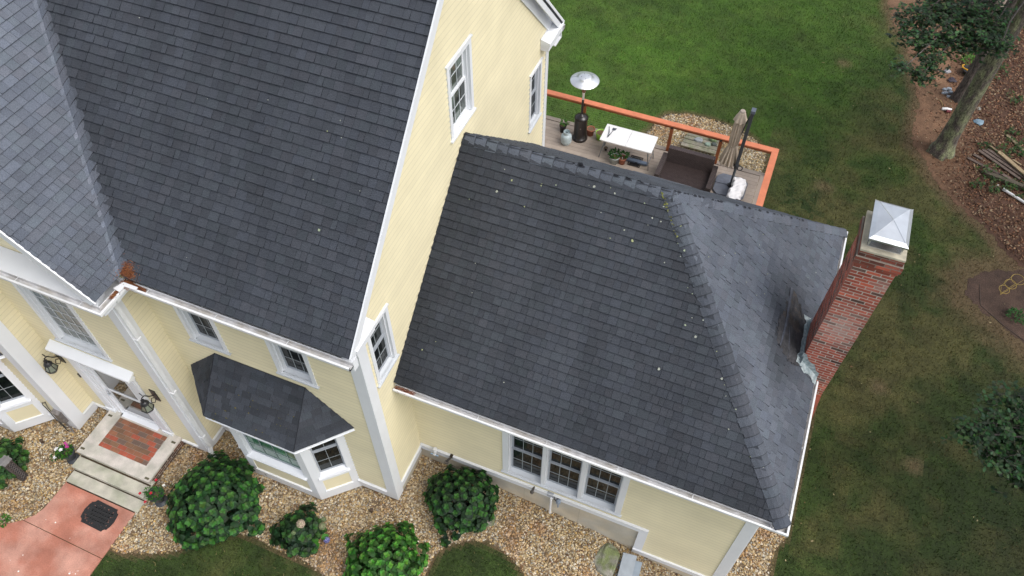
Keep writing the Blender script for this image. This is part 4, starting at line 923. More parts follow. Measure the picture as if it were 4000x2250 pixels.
# ---- walkway
WALKM = mat('tinted_concrete', (.41, .160, .108), .75, .22, 1.6, .15, 30, fine=.12, fs=40, col2=(.52, .27, .205))
mb = MB()
def walkpoly(poly): mb.prism([(x, y, -.10) for x, y in poly], Z*.135)
w1 = [(-4.87,-2.24),(-6.64,-2.24),(-6.66,-2.9),(-6.74,-3.1),(-6.95,-3.3),(-7.06,-3.385)]
cutA, cutB = (-4.87, -3.285), (-7.08, -3.385)
mb.prism([(x, y, -.09) for x, y in [(-4.87,-2.268),(-4.87,-3.28),(-6.88,-3.255),(-6.74,-3.1),(-6.66,-2.9),(-6.64,-2.268)]], Z*.115)
mb.prism([(x, y, -.09) for x, y in [(-4.87,-3.292),(-4.87,-6.4),(-8.0,-6.4),(-7.19,-3.49),(-6.95,-3.32),(-6.89,-3.267)]], Z*.115)
mb.prism([(x, y, -.09) for x, y in [(-7.20,-3.50),(-8.01,-6.4),(-12,-6.4),(-12,-4.4),(-9,-4.1),(-7.7,-3.68)]], Z*.115)
tag(mb.build('walkway', WALKM), kind='structure')
mb = MB()
for i in range(11):   # bird-dropping like white spots and paint flecks
    x, y = random.uniform(-6.6, -5.0), random.uniform(-4.2, -2.5)
    for j in range(random.choice((1, 1, 3))):
        c = V3((x+random.uniform(-.04,.04), y+random.uniform(-.04,.04), .0268)); r = random.uniform(.006, .022)
        mb.poly([c + V3((math.cos(6.28*k/7), math.sin(6.28*k/7), 0))*r*random.uniform(.6, 1.2) for k in range(7)])
mk = mb.build('paint_flecks', mat('white_fleck', (.8, .78, .74), .8)); tag(mk, 'white flecks spattered over the pink walkway', 'flecks', kind='stuff')
# ---- door mat
mb = MB(); cm_, hw, hh = V3((-5.50, -2.60, .027)), .36, .245
RUB = mat('black_rubber', (.016, .016, .017), .6, .2, 20, .3, 60)
pts = []
def arc(cx, cy, r, a0, a1, n=6): return [(cx+r*math.cos(a0+(a1-a0)*i/n), cy+r*math.sin(a0+(a1-a0)*i/n)) for i in range(n+1)]
for i in range(9): t = -1+2*i/8; pts.append((t*.25, .245+ .0))
pts = [(-.26,.25),(.26,.25)] + arc(.33,.25,.07,math.pi,1.5*math.pi,4) + [(.355,.1),(.37,0),(.355,-.1)] + arc(.33,-.25,.07,.5*math.pi,math.pi,4) + [(-.26,-.25)] + arc(-.33,-.25,.07,0,.5*math.pi,4) + [(-.355,-.1),(-.37,0),(-.355,.1)] + arc(-.33,.25,.07,1.5*math.pi,2*math.pi,4)
ca, sa = math.cos(-.03), math.sin(-.03)
mb.prism([cm_ + V3((x*ca-y*sa, x*sa+y*ca, 0)) for x, y in pts[::-1]], Z*.012)
mb.mi = 1
for i in range(34):
    a = random.uniform(0, 6.28); s_ = (abs(math.cos(a))**3+abs(math.sin(a))**3)**(-1/3); q_ = random.uniform(.78, 1)
    c = cm_ + V3((math.cos(a)*.31*s_*q_, math.sin(a)*.205*s_*q_, .0145)); rr = random.uniform(.005, .013); a2 = random.uniform(0, 3)
    mb.poly([c + V3((math.cos(6.28*k/5+a2), math.sin(6.28*k/5+a2)*.6, 0))*rr for k in range(5)], (.8, .8, .8))
mb.mi = 0
mat_o = mb.build('door_mat', [RUB, WALKM]); tag(mat_o, 'black rubber door mat with scalloped corners on the pink walkway', 'door mat')
mb = MB()
for i in range(7):
    for j in range(4):
        c = cm_ + V3((-.2+.066*i+.033*(j % 2), -.11+.075*j, .013)); mb.lathe(c, [(.030, 0), (.026, .004), (.018, .004), (.014, 0)], 8)
mb.build('raised_pattern', RUB, mat_o)
# ---- lanterns
LG = mat('clear_lantern_glass', (.20, .22, .17), .1, .1, 5, spec=.6)
def lantern(x, z, lab):
    t = thing('wall_lantern', lab, 'lantern', (x, -.595, z), 'black lanterns beside the front door'); t.scale = (1.15, 1.1, 1.2)
    mb = MB(); mb.lathe((0, 0, 0), [(0, 0)], 3) if False else None
    mb.box((-.055, -.018, -.16), (.055, -.001, .16)); mb.tube([(0, -.02, .02), (0, -.10, .10), (0, -.17, .22), (0, -.23, .23), (0, -.24, .17)], .010, 8)
    mb.tube([(0, -.02, -.08), (.0, -.08, -.13), (0, -.13, -.05), (0, -.09, .02), (0, -.05, -.02)], .008, 6)
    mb.tube([(-.07, -.16, .17), (-.09, -.17, .24), (-.04, -.19, .29), (.02, -.2, .27)], .007, 6)
    mb.build('bracket', BLACK, t)
    c = (0, -.24, 0); mb = MB(); mb.lathe(c, [(.0, .19), (.03, .185), (.038, .15), (.022, .14), (.055, .12), (.078, .08), (.045, .07), (0, .07)], 12); mb.build('top', BLACK, t)
    mb = MB(); ring = lambda r, h: [V3((r*math.cos(math.pi/3*k), -.24 + r*math.sin(math.pi/3*k), h)) for k in range(6)]
    top, mid, bot = ring(.055, .09), ring(.108, -.06), ring(.060, -.13)
    for k in range(6): mb.tube([top[k], mid[k]], .007, 5); mb.tube([mid[k], mid[(k+1) % 6]], .009, 5); mb.tube([mid[k], bot[k]], .005, 5)
    mb.lathe((0, -.24, -.155), [(0, 0), (.03, .01), (.062, .025), (0, .03)], 8)
    mb.build('frame', BLACK, t)
    mb = MB(); a, b, c_ = ring(.052, .09), ring(.102, -.06), ring(.056, -.13)
    for k in range(6): j = (k+1) % 6; mb.poly([a[k], b[k], b[j], a[j]]); mb.poly([b[k], c_[k], c_[j], b[j]])
    mb.build('glass_panel', LG, t)
    return t
lantern(-7.055, 2.22, 'black hexagonal lantern left of the front door'); lantern(-4.715, 2.22, 'black hexagonal lantern right of the front door, nearer the downspout')
# ---- planting helpers
def leaf(mb, base, d, nrm, L, W, col, fold=.25, droop=.15):
    """one pointed leaf: base point, direction, normal"""
    d = d.normalized(); s = d.cross(nrm); s = s.normalized() if s.length > 1e-6 else X; nn = s.cross(d).normalized()
    prof = ((.0, .0), (.22, .36), (.48, .5), (.76, .34), (1.0, 0)); rows = []
    for t, w_ in prof:
        c = base + d*(L*t) - nn*(droop*L*t*t); rows.append((c - s*(W*w_) + nn*(fold*W*w_), c, c + s*(W*w_) + nn*(fold*W*w_)))
    c2 = tuple(q*.82 for q in col)
    for (a0, a1, a2), (b0, b1, b2) in zip(rows, rows[1:]):
        if (a0-a1).length < 1e-6: mb.poly([a1, b1, b0], col); mb.poly([a1, b2, b1], c2)
        elif (b0-b1).length < 1e-6: mb.poly([a0, a1, b1], col); mb.poly([a1, a2, b1], c2)
        else: mb.poly([a0, a1, b1, b0], col); mb.poly([a1, a2, b2, b1], c2)
def rosette(mb, p, ax, size, dark, bright, n=7):
    ax = ax.normalized(); a = ax.orthogonal().normalized(); b = ax.cross(a); ph = random.uniform(0, 6.28)
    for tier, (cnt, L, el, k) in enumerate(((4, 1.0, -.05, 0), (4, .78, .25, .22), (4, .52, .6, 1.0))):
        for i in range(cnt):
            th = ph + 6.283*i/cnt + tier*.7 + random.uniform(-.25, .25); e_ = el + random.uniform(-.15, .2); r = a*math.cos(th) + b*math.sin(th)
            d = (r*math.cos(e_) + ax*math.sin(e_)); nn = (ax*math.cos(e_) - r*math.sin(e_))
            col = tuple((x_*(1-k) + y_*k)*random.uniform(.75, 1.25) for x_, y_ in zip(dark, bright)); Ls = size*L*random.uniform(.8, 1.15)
            leaf(mb, p + ax*(.03*tier*size/.14) - ax*.02, d, nn, Ls, Ls*random.uniform(.82, .98), col, .18, .30)
def shrub(name, lab, c, rad, hgt, nros, size, dark, bright, shape=1.0, group='hydrangea shrubs in the gravel beds', sy=1.0, lump=.12, rot=0):
    t = thing(name, lab, 'shrub', c, group); mb = MB(); ph = [random.uniform(0, 6.28) for _ in range(4)]
    ga = math.pi*(3-5**.5)
    for i in range(nros):
        u = (i+.5)/nros; z = 1 - u*1.15; r = math.sqrt(max(0, 1-z*z)) if z > 0 else 1.0
        stray = 1.16 if random.random() < .12 else 1.0
        th = ga*i; lum = 1 + lump*.6*math.sin(3*th+ph[0]) + lump*.6*math.sin(5*th+ph[1]+z*4) + lump*.5*math.sin(9*th+ph[2]-z*6) + random.uniform(-.09, .10)
        p = V3((r*math.cos(th)*rad*lum, r*math.sin(th)*rad*lum*sy, hgt*(.30 + .70*max(z, -.25))*(1+.05*random.uniform(-1, 1))))
        p = (Matrix.Rotation(rot, 3, 'Z') @ p)*stray
        ax = V3((math.cos(th)*r*.9, math.sin(th)*r*.9, max(.35, z)+.35)) + V3((random.uniform(-.2,.2), random.uniform(-.2,.2), 0)); ax = Matrix.Rotation(rot, 3, 'Z') @ ax
        rosette(mb, p, ax, size*random.uniform(.8, 1.15), dark, bright)
        if i % 2 == 0:   # inner fill leaves
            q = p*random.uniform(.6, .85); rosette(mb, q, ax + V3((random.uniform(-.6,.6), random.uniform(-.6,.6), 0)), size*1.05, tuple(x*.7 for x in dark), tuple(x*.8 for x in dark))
    mb.build('foliage', LEAF, t); mb = MB()
    for i in range(14):
        th = random.uniform(0, 6.28); e = V3((math.cos(th)*rad*.6, math.sin(th)*rad*.6*sy, hgt*.6)); mb.tube([(e.x*.1, e.y*.1, -.02), e*.5, e], [.012, .009, .005], 5)
    mb.build('stem', STEM, t); return t
DK, BR = (.75, .78, .85), (2.3, 2.2, 1.1)
shrub('hydrangea', 'largest dark green hydrangea, between the front steps and the bay window', (-3.34, -1.50, 0), .84, .95, 135, .148, (.62, .74, .76), (2.1, 2.5, 1.1), lump=.12)
shrub('hydrangea', 'dark green hydrangea against the wing foundation near the inside corner', (1.22, .42, -.15), .66, .95, 95, .135, (.50, .60, .66), (1.5, 1.9, .9), sy=.95)
shrub('hydrangea', 'bright light green hydrangea at the bottom edge, nearest the lawn arc', (.42, -1.28, -.03), .68, .78, 92, .130, (1.3, 1.6, .8), (4.0, 4.5, 1.6))
b2 = shrub('hydrangea', 'small sparse hydrangea with faded flower heads in front of the bay window', (-1.52, -1.36, 0), .42, .42, 30, .14, (.6, .66, .75), (1.8, 1.9, 1.0), lump=.25)
shrub('hydrangea', 'mid green hydrangea at the left edge behind the bollard light', (-8.15, -2.55, 0), .52, .62, 44, .14, (1.0, 1.1, .8), (2.6, 2.6, 1.2))
FLW = mat('petals', (1, 1, 1), .7, .05, 20)
def head(parent, c, r, cols, n=110):
    mb = MB()
    for i in range(n):
        z = 1-2*(i+.5)/n*.8; th = i*2.39996; rr = math.sqrt(max(0, 1-z*z)); q = V3((rr*math.cos(th), rr*math.sin(th), z)); p = V3(c) + q*r*random.uniform(.9, 1.06)
        a = q.orthogonal().normalized(); b = q.cross(a); s_ = r*.16; an = random.uniform(0, 6.28); col = jit(random.choice(cols), .12)
        mb.poly([p + (a*math.cos(an+k*1.5708)+b*math.sin(an+k*1.5708))*s_ + q*.002*(k % 2) for k in range(4)], col)
    mb.lathe(V3(c)-Z*r*.8, [(0, 0), (r*.8, r*.4), (r*.85, r*.9), (r*.5, r*1.5), (0, r*1.65)], 10, tuple(x*.45 for x in cols[0])); mb.build('flower_head', FLW, parent)
head(b2, (.10, .05, .50), .088, [(.52, .42, .30), (.58, .46, .36), (.42, .38, .24)])
head(b2, (.44, .22, .30), .075, [(.22, .26, .13), (.30, .30, .17)]); head(b2, (.38, .36, .26), .055, [(.16, .22, .10), (.22, .26, .14)]); head(b2, (.03, -.14, .42), .045, [(.16, .24, .10), (.24, .28, .14)])
head(b2, (.60, .06, .12), .065, [(.22, .22, .52), (.34, .30, .60), (.16, .18, .42)])
mb = MB()
for p, a_ in (((.48, -.02, .16), -2.6), ((.45, -.05, .15), -1.2), ((.50, .02, .17), .9), ((.42, .0, .15), 2.6)): leaf(mb, V3(p), V3((math.cos(a_), math.sin(a_), .05)), Z, .17, .14, (2.4, 3.2, 1.0))
mb.build('fresh_leaf', LEAF, b2)
# ---- planters by the steps
def urn(x, y, z, lab, cat='planter'):
    t = thing('planter', lab, cat, (x, y, z), 'urn planters flanking the steps'); mb = MB()
    mb.lathe((0, 0, 0), [(0, 0), (.13, 0), (.135, .03), (.06, .07), (.055, .10), (.10, .16), (.135, .30), (.15, .36), (.165, .37), (.16, .39), (.14, .385), (.13, .34), (0, .34)], 24); mb.smooth = True
    mb.build('urn', mat('charcoal_resin', (.045, .05, .058), .45, .15, 8) if 'charcoal_resin' not in MATS else MATS['charcoal_resin'], t); mb = MB(); mb.lathe((0, 0, .335), [(0, .01), (.132, .0)], 16); mb.build('soil', SOIL, t); return t
def tuft(t, name, c, r, h, n, L, cols, m=LEAF):
    mb = MB()
    for i in range(n):
        th = random.uniform(0, 6.28); q = math.sqrt(random.random())*r; p = V3(c) + V3((q*math.cos(th), q*math.sin(th), random.random()*h*(1-q/r*.6)))
        d = V3((math.cos(th+random.uniform(-.9,.9)), math.sin(th+random.uniform(-.9,.9)), random.uniform(-.1, .9))); leaf(mb, p, d, Z, L*random.uniform(.6, 1.2), L*.5, jit(random.choice(cols), .25))
    return mb.build(name, m, t)
p1 = urn(-6.86, -1.80, 0, 'dark urn planter with pink and white flowers left of the steps')
tuft(p1, 'foliage', (-.03, -.02, .35), .15, .14, 130, .07, [(1.2, 1.5, .8), (2.0, 2.4, .9), (2.8, 3.0, .9)]); tuft(p1, 'foliage', (-.17, -.14, .30), .10, .06, 50, .06, [(1.2, 1.6, .8)])
def blooms(t, pts, r, col):
    for p in pts:
        mb = MB()
        for k in range(5): a = 6.283*k/5; leaf(mb, V3(p), V3((math.cos(a), math.sin(a), .3)), Z, r, r*1.0, jit(col, .08))
        mb.build('flower', FLW, t)
blooms(p1, [(-.04, -.04, .50), (-.20, -.05, .42), (-.22, -.03, .40), (-.14, -.19, .36)], .045, (.80, .80, .80)); blooms(p1, [(-.01, .10, .50), (-.07, .12, .49), (.02, .06, .50), (.04, .07, .49)], .034, (.50, .05, .28))
p2 = urn(-4.52, -1.86, 0, 'dark urn planter with straggly red flowers right of the steps, touching the big hydrangea')
tuft(p2, 'foliage', (.0, 0, .35), .16, .22, 150, .05, [(1.4, 2.0, .8), (2.2, 2.9, 1.0)]); tuft(p2, 'foliage', (-.19, .0, .33), .10, .06, 40, .045, [(2.0, 2.4, .9)])
blooms(p2, [(-.33, -.10, .34), (-.15, .24, .44), (-.14, -.20, .30), (-.02, -.05, .52)], .035, (.50, .01, .03)); blooms(p2, [(.08, .2, .46)], .034, (.75, .75, .68))
# ---- bollard light
t = thing('bollard_light', 'brown lattice bollard light with a flat cap, left edge of the gravel bed', 'light', (-7.56, -2.53, 0))
BZ = mat('bronze', (.060, .050, .048), .5, .3, 14, .3, 60)
mb = MB(); mb.box((-.062, -.062, 0), (.062, .062, .76)); mb.build('core', DARK, t)
mb = MB()
for sx in (-1, 1):
    for sy in (-1, 1): mb.box((min(sx*.052, sx*.078), min(sy*.052, sy*.078), 0), (max(sx*.052, sx*.078), max(sy*.052, sy*.078), .78))
mb.box((-.08, -.08, 0), (.08, .08, .06)); mb.box((-.079, -.079, .70), (.079, .079, .77)); mb.build('post', BZ, t)
mb = MB()
for P_, U_2, N_ in ((V3((-.06, -.063, 0)), X, -Y), (V3((.063, -.06, 0)), Y, X), (V3((-.063, .06, 0)), -Y, -X), (V3((.06, .063, 0)), -X, Y)):
    for i in range(9):
        a = .06 + i*.072
        for sg in (0, 1): p0 = P_ + U_2*(.0 if sg else .12) + Z*a + N_*.004; p1_ = P_ + U_2*(.12 if sg else 0) + Z*(a+.08) + N_*.004; mb.tube([p0, p1_], .006, 4)
mb.build('lattice', mat('bronze_light', (.12, .10, .09), .5), t)
mb = MB(); mb.box((-.10, -.10, .775), (.10, .10, .80)); mb.lathe((0, 0, .80), [(.13, 0), (.0, .02)], 4); mb.build('cap', mat('cap_grey', (.20, .19, .185), .5, .15, 9), t)
# small path markers and rocks
def stake(x, y, z, lab):
    t = thing('ground_spotlight', lab, 'light', (x, y, z), 'small brown ground lights'); mb = MB(); mb.tube([(0, 0, -.03), (0, 0, .04)], .012, 6); mb.build('stem', BZ, t)
    mb = MB(); mb.tube([(0, 0, .03), (0, .02, .12)], [.030, .038], 12, (1.4, 1.1, .8)); mb.build('lamp_head', BZ, t); return t
stake(-.40, -.42, 0, 'small brown ground light in the gravel in front of the house corner')
stake(-7.75, -1.75, 0, 'small brown ground light in the gravel below the left bay window')
ROCK = mat('field_stone', (.25, .24, .20), .9, .25, 4, .8, 14, fine=.2, fs=50, col2=(.16, .19, .08))
def rock(name, lab, outline, z0, h, cat='rock', group=None, m=ROCK, col=(1, 1, 1), dome=.6, kw={}):
    """irregular stone from a ground outline"""
    mb = MB(); cx = sum(p[0] for p in outline)/len(outline); cy = sum(p[1] for p in outline)/len(outline); rs = []
    for s_, hh in ((1.02, 0), (1.0, h*.55), (.88, h*.92), (dome, h)):
        rs.append([V3((cx+(x-cx)*s_*random.uniform(.97, 1.03), cy+(y-cy)*s_*random.uniform(.97, 1.03), z0+hh*random.uniform(.92, 1.06) - (.05 if hh == 0 else 0))) for x, y in outline])
    n_ = len(outline)
    for a, b in zip(rs, rs[1:]):
        for i in range(n_): mb.poly([a[i], a[(i+1) % n_], b[(i+1) % n_], b[i]], jit(col, .08))
    mb.poly(rs[-1], col); o = mb.build(name, m, bevel=min(h*.15, .02)); tag(o, lab, cat, group); return o
rock('boulder', 'flat mossy boulder holding back the gravel beside the grey louvred panels', [(4.05,.55),(4.22,.35),(4.58,.28),(4.60,.62),(4.60,.88),(4.50,1.0),(4.33,1.05),(4.20,1.02),(4.12,.8)], -.86, .39)
rock('rock', 'small grey rock at the foot of the hydrangea by the wing wall', [(1.70,.36),(1.84,.22),(2.0,.32),(1.98,.50),(1.84,.60),(1.72,.52)], -.24, .16)
# ---- louvred panels at the bottom edge
LV = mat('grey_plastic', (.36, .40, .44), .4, .1, 5)
def louvre(P0, U, Vd, w, h, lab, name='louvred_panel', col=(1, 1, 1), n_=14):
    t = thing(name, lab, 'panel', P0, 'grey louvred panels stacked by the boulder'); U = U.normalized(); Vd = Vd.normalized(); N = U.cross(Vd).normalized(); O = V3((0,0,0)); mb = MB(); mb.col = col
    mb.fbox(O, U, Vd, N, 0, w, 0, h, -.03, 0); s = .035
    for a, b in ((0, s), (w-s, w)): mb.fbox(O, U, Vd, N, a, b, 0, h, .0005, .022)
    mb.fbox(O, U, Vd, N, s, w-s, 0, .11, .0005, .020); mb.fbox(O, U, Vd, N, s, w-s, h-.08, h, .0005, .020); mb.build('frame', LV, t)
    mb = MB(); mb.col = tuple(c*.92 for c in col); k = 0; v = .12
    while v < h-.10: mb.prism([O+U*s+Vd*v+N*.001, O+U*(w-s)+Vd*v+N*.001, O+U*(w-s)+Vd*v+N*.017, O+U*s+Vd*v+N*.017], Vd*.012); mb.poly([O+U*s+Vd*v+N*.017, O+U*(w-s)+Vd*v+N*.017, O+U*(w-s)+Vd*(v-.02)+N*.002, O+U*s+Vd*(v-.02)+N*.002]); v += .033
    mb.tube([O+U*s+Vd*.095+N*.022, O+U*(w*.35)+Vd*.090+N*.022, O+U*(w*.5)+Vd*.07+N*.022, O+U*(w*.65)+Vd*.090+N*.022, O+U*(w-s)+Vd*.095+N*.022], .006, 6); mb.build('slat', LV, t); return t
louvre(V3((4.63, .93, -.52)), V3((.275, .035, -.0)), V3((.06, -1, -.05)), .28, 1.2, 'grey louvred plastic panel on top of the small stack beside the boulder')
louvre(V3((4.80, .88, -.60)), V3((.25, .03, 0)), V3((.06, -1, -.05)), .25, 1.15, 'lower grey louvred panel sticking out to the right of the stack', col=(.8, .85, .9))
louvre(V3((4.58, .80, -.66)), V3((.30, .03, 0)), V3((.06, -1, -.05)), .30, 1.15, 'lowest darker grey louvred panel at the left of the stack', col=(.55, .6, .65))
# pine needles in the valley corner
mb = MB()
for i in range(1500):
    q = random.random()
    if q < .75: cx, cy = random.gauss(-3.70, .085), random.gauss(-.37, .06)
    elif q < .9: cx, cy = -3.775+random.gauss(0, .015), random.uniform(-.75, -.4)
    else: cx, cy = random.uniform(-3.7, -3.42), -.40+random.gauss(0, .02)
    zb = max(6 + PM*(cy+OE), 6+QG*(-3.71-cx)) if cy > -.37 and cx < -3.8 else (6+PM*(cy+OE) if cy > -.38 else (6+QG*(-3.71-cx) if cx < -3.83 else 5.965))
    c = V3((cx, cy, max(zb, 5.96)+random.uniform(.015, .075)*math.exp(-((cx+3.72)/.12)**2))); a = random.uniform(0, 6.28); d = V3((math.cos(a), math.sin(a), random.uniform(-.3, .3)))*random.uniform(.02, .05); s_ = V3((-d.y, d.x, 0)).normalized()*.0022
    mb.poly([c-d-s_, c+d-s_, c+d+s_, c-d+s_], jit(random.choice([(.26, .085, .028), (.20, .06, .022), (.32, .13, .045), (.12, .045, .02)]), .2))
tag(mb.build('pine_needles', mat('needles', (1, 1, 1), .9)), 'clump of rusty orange pine needles clogging the gutter at the valley corner', 'pine needles', kind='stuff')
mb = MB()
for i in range(160):
    c = V3((random.uniform(.05, .42), YF+.06+random.gauss(0, .025), ZF-.0)); a = random.uniform(-.5, .5); d = V3((math.cos(a), math.sin(a), 0))*.025; s_ = V3((-d.y, d.x, 0)).normalized()*.002
    mb.poly([c-d-s_, c+d-s_, c+d+s_, c-d+s_], jit((.34, .11, .05), .3))
tag(mb.build('pine_needles', MATS['needles']), 'thin line of rusty needles at the wall end of the wing gutter', 'pine needles', kind='stuff')
# small white gutter elbow piece over the inner corner
mb = MB(); mb.prism([(-3.84, -.60, 6.03), (-3.70, -.62, 6.03), (-3.70, -.505, 6.03), (-3.50, -.50, 6.03), (-3.50, -.44, 6.03), (-3.77, -.44, 6.03)], Z*.012); part(mb, 'gutter_guard', GUTTER)
# ------------------------------------------------------------------ DECK
DECKM = mat('composite_decking', (.36, .30, .25), .7, .08, 4, 0, fine=.08, fs=60)
REDW = mat('orange_stain', (.66, .215, .11), .6, .10, 4, .1, 40, fine=.05, fs=60)
REDD = mat('cedar_post', (.33, .10, .035), .65, .2, 6, .2, 30, stretch=(1, 1, .2))
CABLE = mat('steel_cable', (.30, .40, .24), .4, 0, 1, metal=.3)
deck = thing('deck', 'raised grey brown deck with an orange top rail behind the wing', 'deck', (0, 0, 0))
mb = MB(); y = 8.2; i = 0
while y < 12.40:
    cuts = [-6.5] + sorted(random.sample([-4.1, -2.3, -.55, .9, 2.9, 4.1], 1)) + [5.02]
    for a, b in zip(cuts, cuts[1:]): mb.box((a+.002, y, -.03), (b-.002, y+.134, 0), jit((1, 1, 1), .09))
    y += .14; i += 1
mb.build('decking', DECKM, deck); mb = MB()
mb.box((-6.5, 12.425, -.03), (5.16, 12.57, .001)); mb.box((5.025, 8.2, -.03), (5.16, 12.42, .001)); mb.build('border_board', DECKM, deck)
mb = MB(); mb.box((-6.5, 12.53, -.30), (5.14, 12.565, -.031)); mb.box((5.12, 8.2, -.30), (5.155, 12.53, -.031)); mb.box((-6.5, 8.2, -.25), (5.0, 12.4, -.16), (.5, .5, .5)); mb.build('rim_joist', REDD, deck)
mb = MB(); mb.box((-6.5, 12.405, .91), (5.275, 12.585, .95)); mb.build('top_rail', REDW, deck, bevel=.004); mb = MB(); mb.box((5.10, 8.2, .908), (5.276, 12.404, .949)); mb.build('top_rail', REDW, deck, bevel=.004)
mb = MB(); mb.box((-6.5, 12.45, .82), (5.15, 12.49, .907)); mb.build('rail_board', REDD, deck); mb = MB(); mb.box((5.16, 8.2, .82), (5.20, 12.45, .907)); mb.build('rail_board', REDD, deck)
for x, y in ((-5.4, 12.47), (-2.9, 12.47), (-.28, 12.47), (2.32, 12.47), (3.72, 12.47), (5.18, 12.49), (5.18, 10.9), (5.18, 9.3)):
    mb = MB(); mb.box((x-.045, y-.045, -1.05), (x+.045, y+.045, .905)); mb.build('post', REDD, deck)
    if x < 5: mb = MB(); mb.box((x-.03, y-.10, .86), (x+.03, y-.046, .885), (1.2, 1.2, 1)); mb.build('rail_light', BLACK, deck)
for i in range(10):
    z = .07 + i*.078; mb = MB(); mb.tube([(-6.5, 12.47, z), (5.15, 12.47, z)], .0019, 4); mb.build('cable', CABLE, deck)
    mb = MB(); mb.tube([(5.18, 8.2, z), (5.18, 12.45, z)], .0019, 4); mb.build('cable', CABLE, deck)
# patio heater
t = thing('patio_heater', 'tall black patio heater with a shiny steel dish on the deck', 'patio heater', (-.21, 11.98, 0)); OILB = mat('oil_bronze', (.014, .010, .010), .3, .15, 8, coat=.3)
mb = MB(); mb.smooth = True; mb.lathe((0, 0, 0), [(0, .0), (.225, .0), (.23, .03), (.20, .06), (.19, .08)], 28); mb.build('base', OILB, t)
mb = MB(); mb.smooth = True; mb.lathe((0, 0, 0), [(.185, .07), (.19, .40), (.19, .74), (.20, .75), (.20, .78), (.17, .82), (.09, .86), (.04, .88), (.03, .92)], 28); mb.build('tank_housing', OILB, t)
mb = MB(); mb.lathe((.05, -.186, .50), [(0, -.02), (.018, -.01), (.018, .01), (0, .02)], 8, (9, 9, 9)); mb.build('latch', OILB, t)
mb = MB(); mb.tube([(0, 0, .88), (0, 0, 1.62)], .034, 14); mb.build('pole', OILB, t)
mb = MB(); mb.tube([(0, 0, 1.42), (0, 0, 1.66)], .0345, 14); mb.tube([(0, 0, 1.66), (0, 0, 1.68)], .05, 14); mb.build('collar', STEEL, t)
mb = MB(); mb.lathe((0, 0, 1.66), [(.045, 0), (.055, .03), (.06, .12), (.065, .30), (.075, .34), (.03, .36), (0, .36)], 18); mb.build('burner', mat('burner_screen', (.28, .16, .10), .35, .2, 20, metal=.8), t)
mb = MB(); mb.smooth = True; mb.lathe((0, 0, 0), [(.402, 2.055), (.405, 2.06), (.395, 2.07), (.30, 2.11), (.19, 2.155), (.185, 2.175), (.15, 2.19), (.08, 2.205), (.0, 2.212)], 48)
mb.lathe((0, 0, 0), [(.40, 2.05), (.30, 2.095), (.19, 2.14), (0, 2.17)], 40); mb.build('reflector', STEEL, t)
mb = MB()
for k in range(4): a = .5+1.57*k; mb.box((.1*math.cos(a)-.006, .1*math.sin(a)-.006, 2.195), (.1*math.cos(a)+.006, .1*math.sin(a)+.006, 2.215), (.2, .2, .2))
for k in range(3):
    a = 1.1+2.09*k; mb.fbox(V3((0, 0, 0)), V3((math.cos(a), math.sin(a), -.40)).normalized(), V3((-math.sin(a), math.cos(a), 0)), V3((.4*math.cos(a), .4*math.sin(a), 1)).normalized(), .0, .0, 0, 0, 0, 0) if False else mb.tube([(.20*math.cos(a), .20*math.sin(a), 2.157), (.40*math.cos(a), .40*math.sin(a), 2.071)], .004, 4, (.5, .55, .6))
mb.build('reflector_seam', STEEL, t)
# propane tank
t = thing('propane_tank', 'light grey propane tank standing beside the patio heater', 'gas tank', (-.50, 11.60, 0)); PT = mat('tank_paint', (.42, .50, .53), .4, .12, 9)
mb = MB(); mb.smooth = True; mb.lathe((0, 0, 0), [(.10, .0), (.105, .03), (.12, .035), (.15, .08), (.158, .14), (.158, .26), (.15, .31), (.12, .35), (.06, .375), (.03, .38), (0, .38)], 28); mb.build('body', PT, t)
mb = MB(); n = 20
for i in range(n):
    a, b = .6 + 5.1*i/n, .6 + 5.1*(i+1)/n; r0, r1 = .095, .090
    q = lambda an, r, z: V3((r*math.cos(an), r*math.sin(an), z)); mb.poly([q(a, r0, .36), q(b, r0, .36), q(b, r0, .46), q(a, r0, .46)]); mb.poly([q(b, r1, .36), q(a, r1, .36), q(a, r1, .46), q(b, r1, .46)]); mb.poly([q(a, r0, .46), q(b, r0, .46), q(b, r1, .46), q(a, r1, .46)])
mb.build('collar', PT, t); mb = MB(); mb.tube([(0, 0, .37), (0, 0, .43)], .02, 8); mb.tube([(-.03, 0, .43), (.03, .0, .43)], .016, 8, (.2, .2, .2)); mb.build('valve', GALV, t)
# pots
NURS = mat('black_plastic', (.02, .02, .022), .5, .1, 8); GREY = mat('grey_glaze', (.36, .40, .41), .45, .1, 7); LIME = mat('lime_plastic', (.25, .48, .05), .4, .08, 6)
def pot(name, lab, x, y, z, r, h, m, group='flower pots on the deck', soil=True, rim=True):
    t = thing(name, lab, 'pot', (x, y, z), group); mb = MB(); mb.smooth = True
    mb.lathe((0, 0, 0), [(0, 0), (r*.72, 0), (r*.92, h*.80), (r*1.0, h*.80), (r*1.02, h), (r*.90, h), (r*.88, h*.82), (0, h*.82)] if rim else [(0, 0), (r*.7, 0), (r, h), (r*.93, h), (r*.66, .03), (0, .03)], 24)
    mb.build('pot', m, t)
    if soil: mb = MB(); mb.lathe((0, 0, 0), [(r*.88, h*.86), (0, h*.88)], 14); mb.build('soil', SOIL, t)
    return t
q = pot('flower_pot', 'black nursery pot with a small yellow green plant by the house corner', -.77, 12.06, 0, .105, .25, NURS)
mb = MB(); mb.tube([(0, 0, .2), (.03, .02, .32)], .006, 5); mb.build('stem', STEM, q); tuft(q, 'leaves', (.03, .02, .27), .09, .10, 26, .10, [(2.6, 3.0, 1.0), (3.2, 3.3, 1.0)])
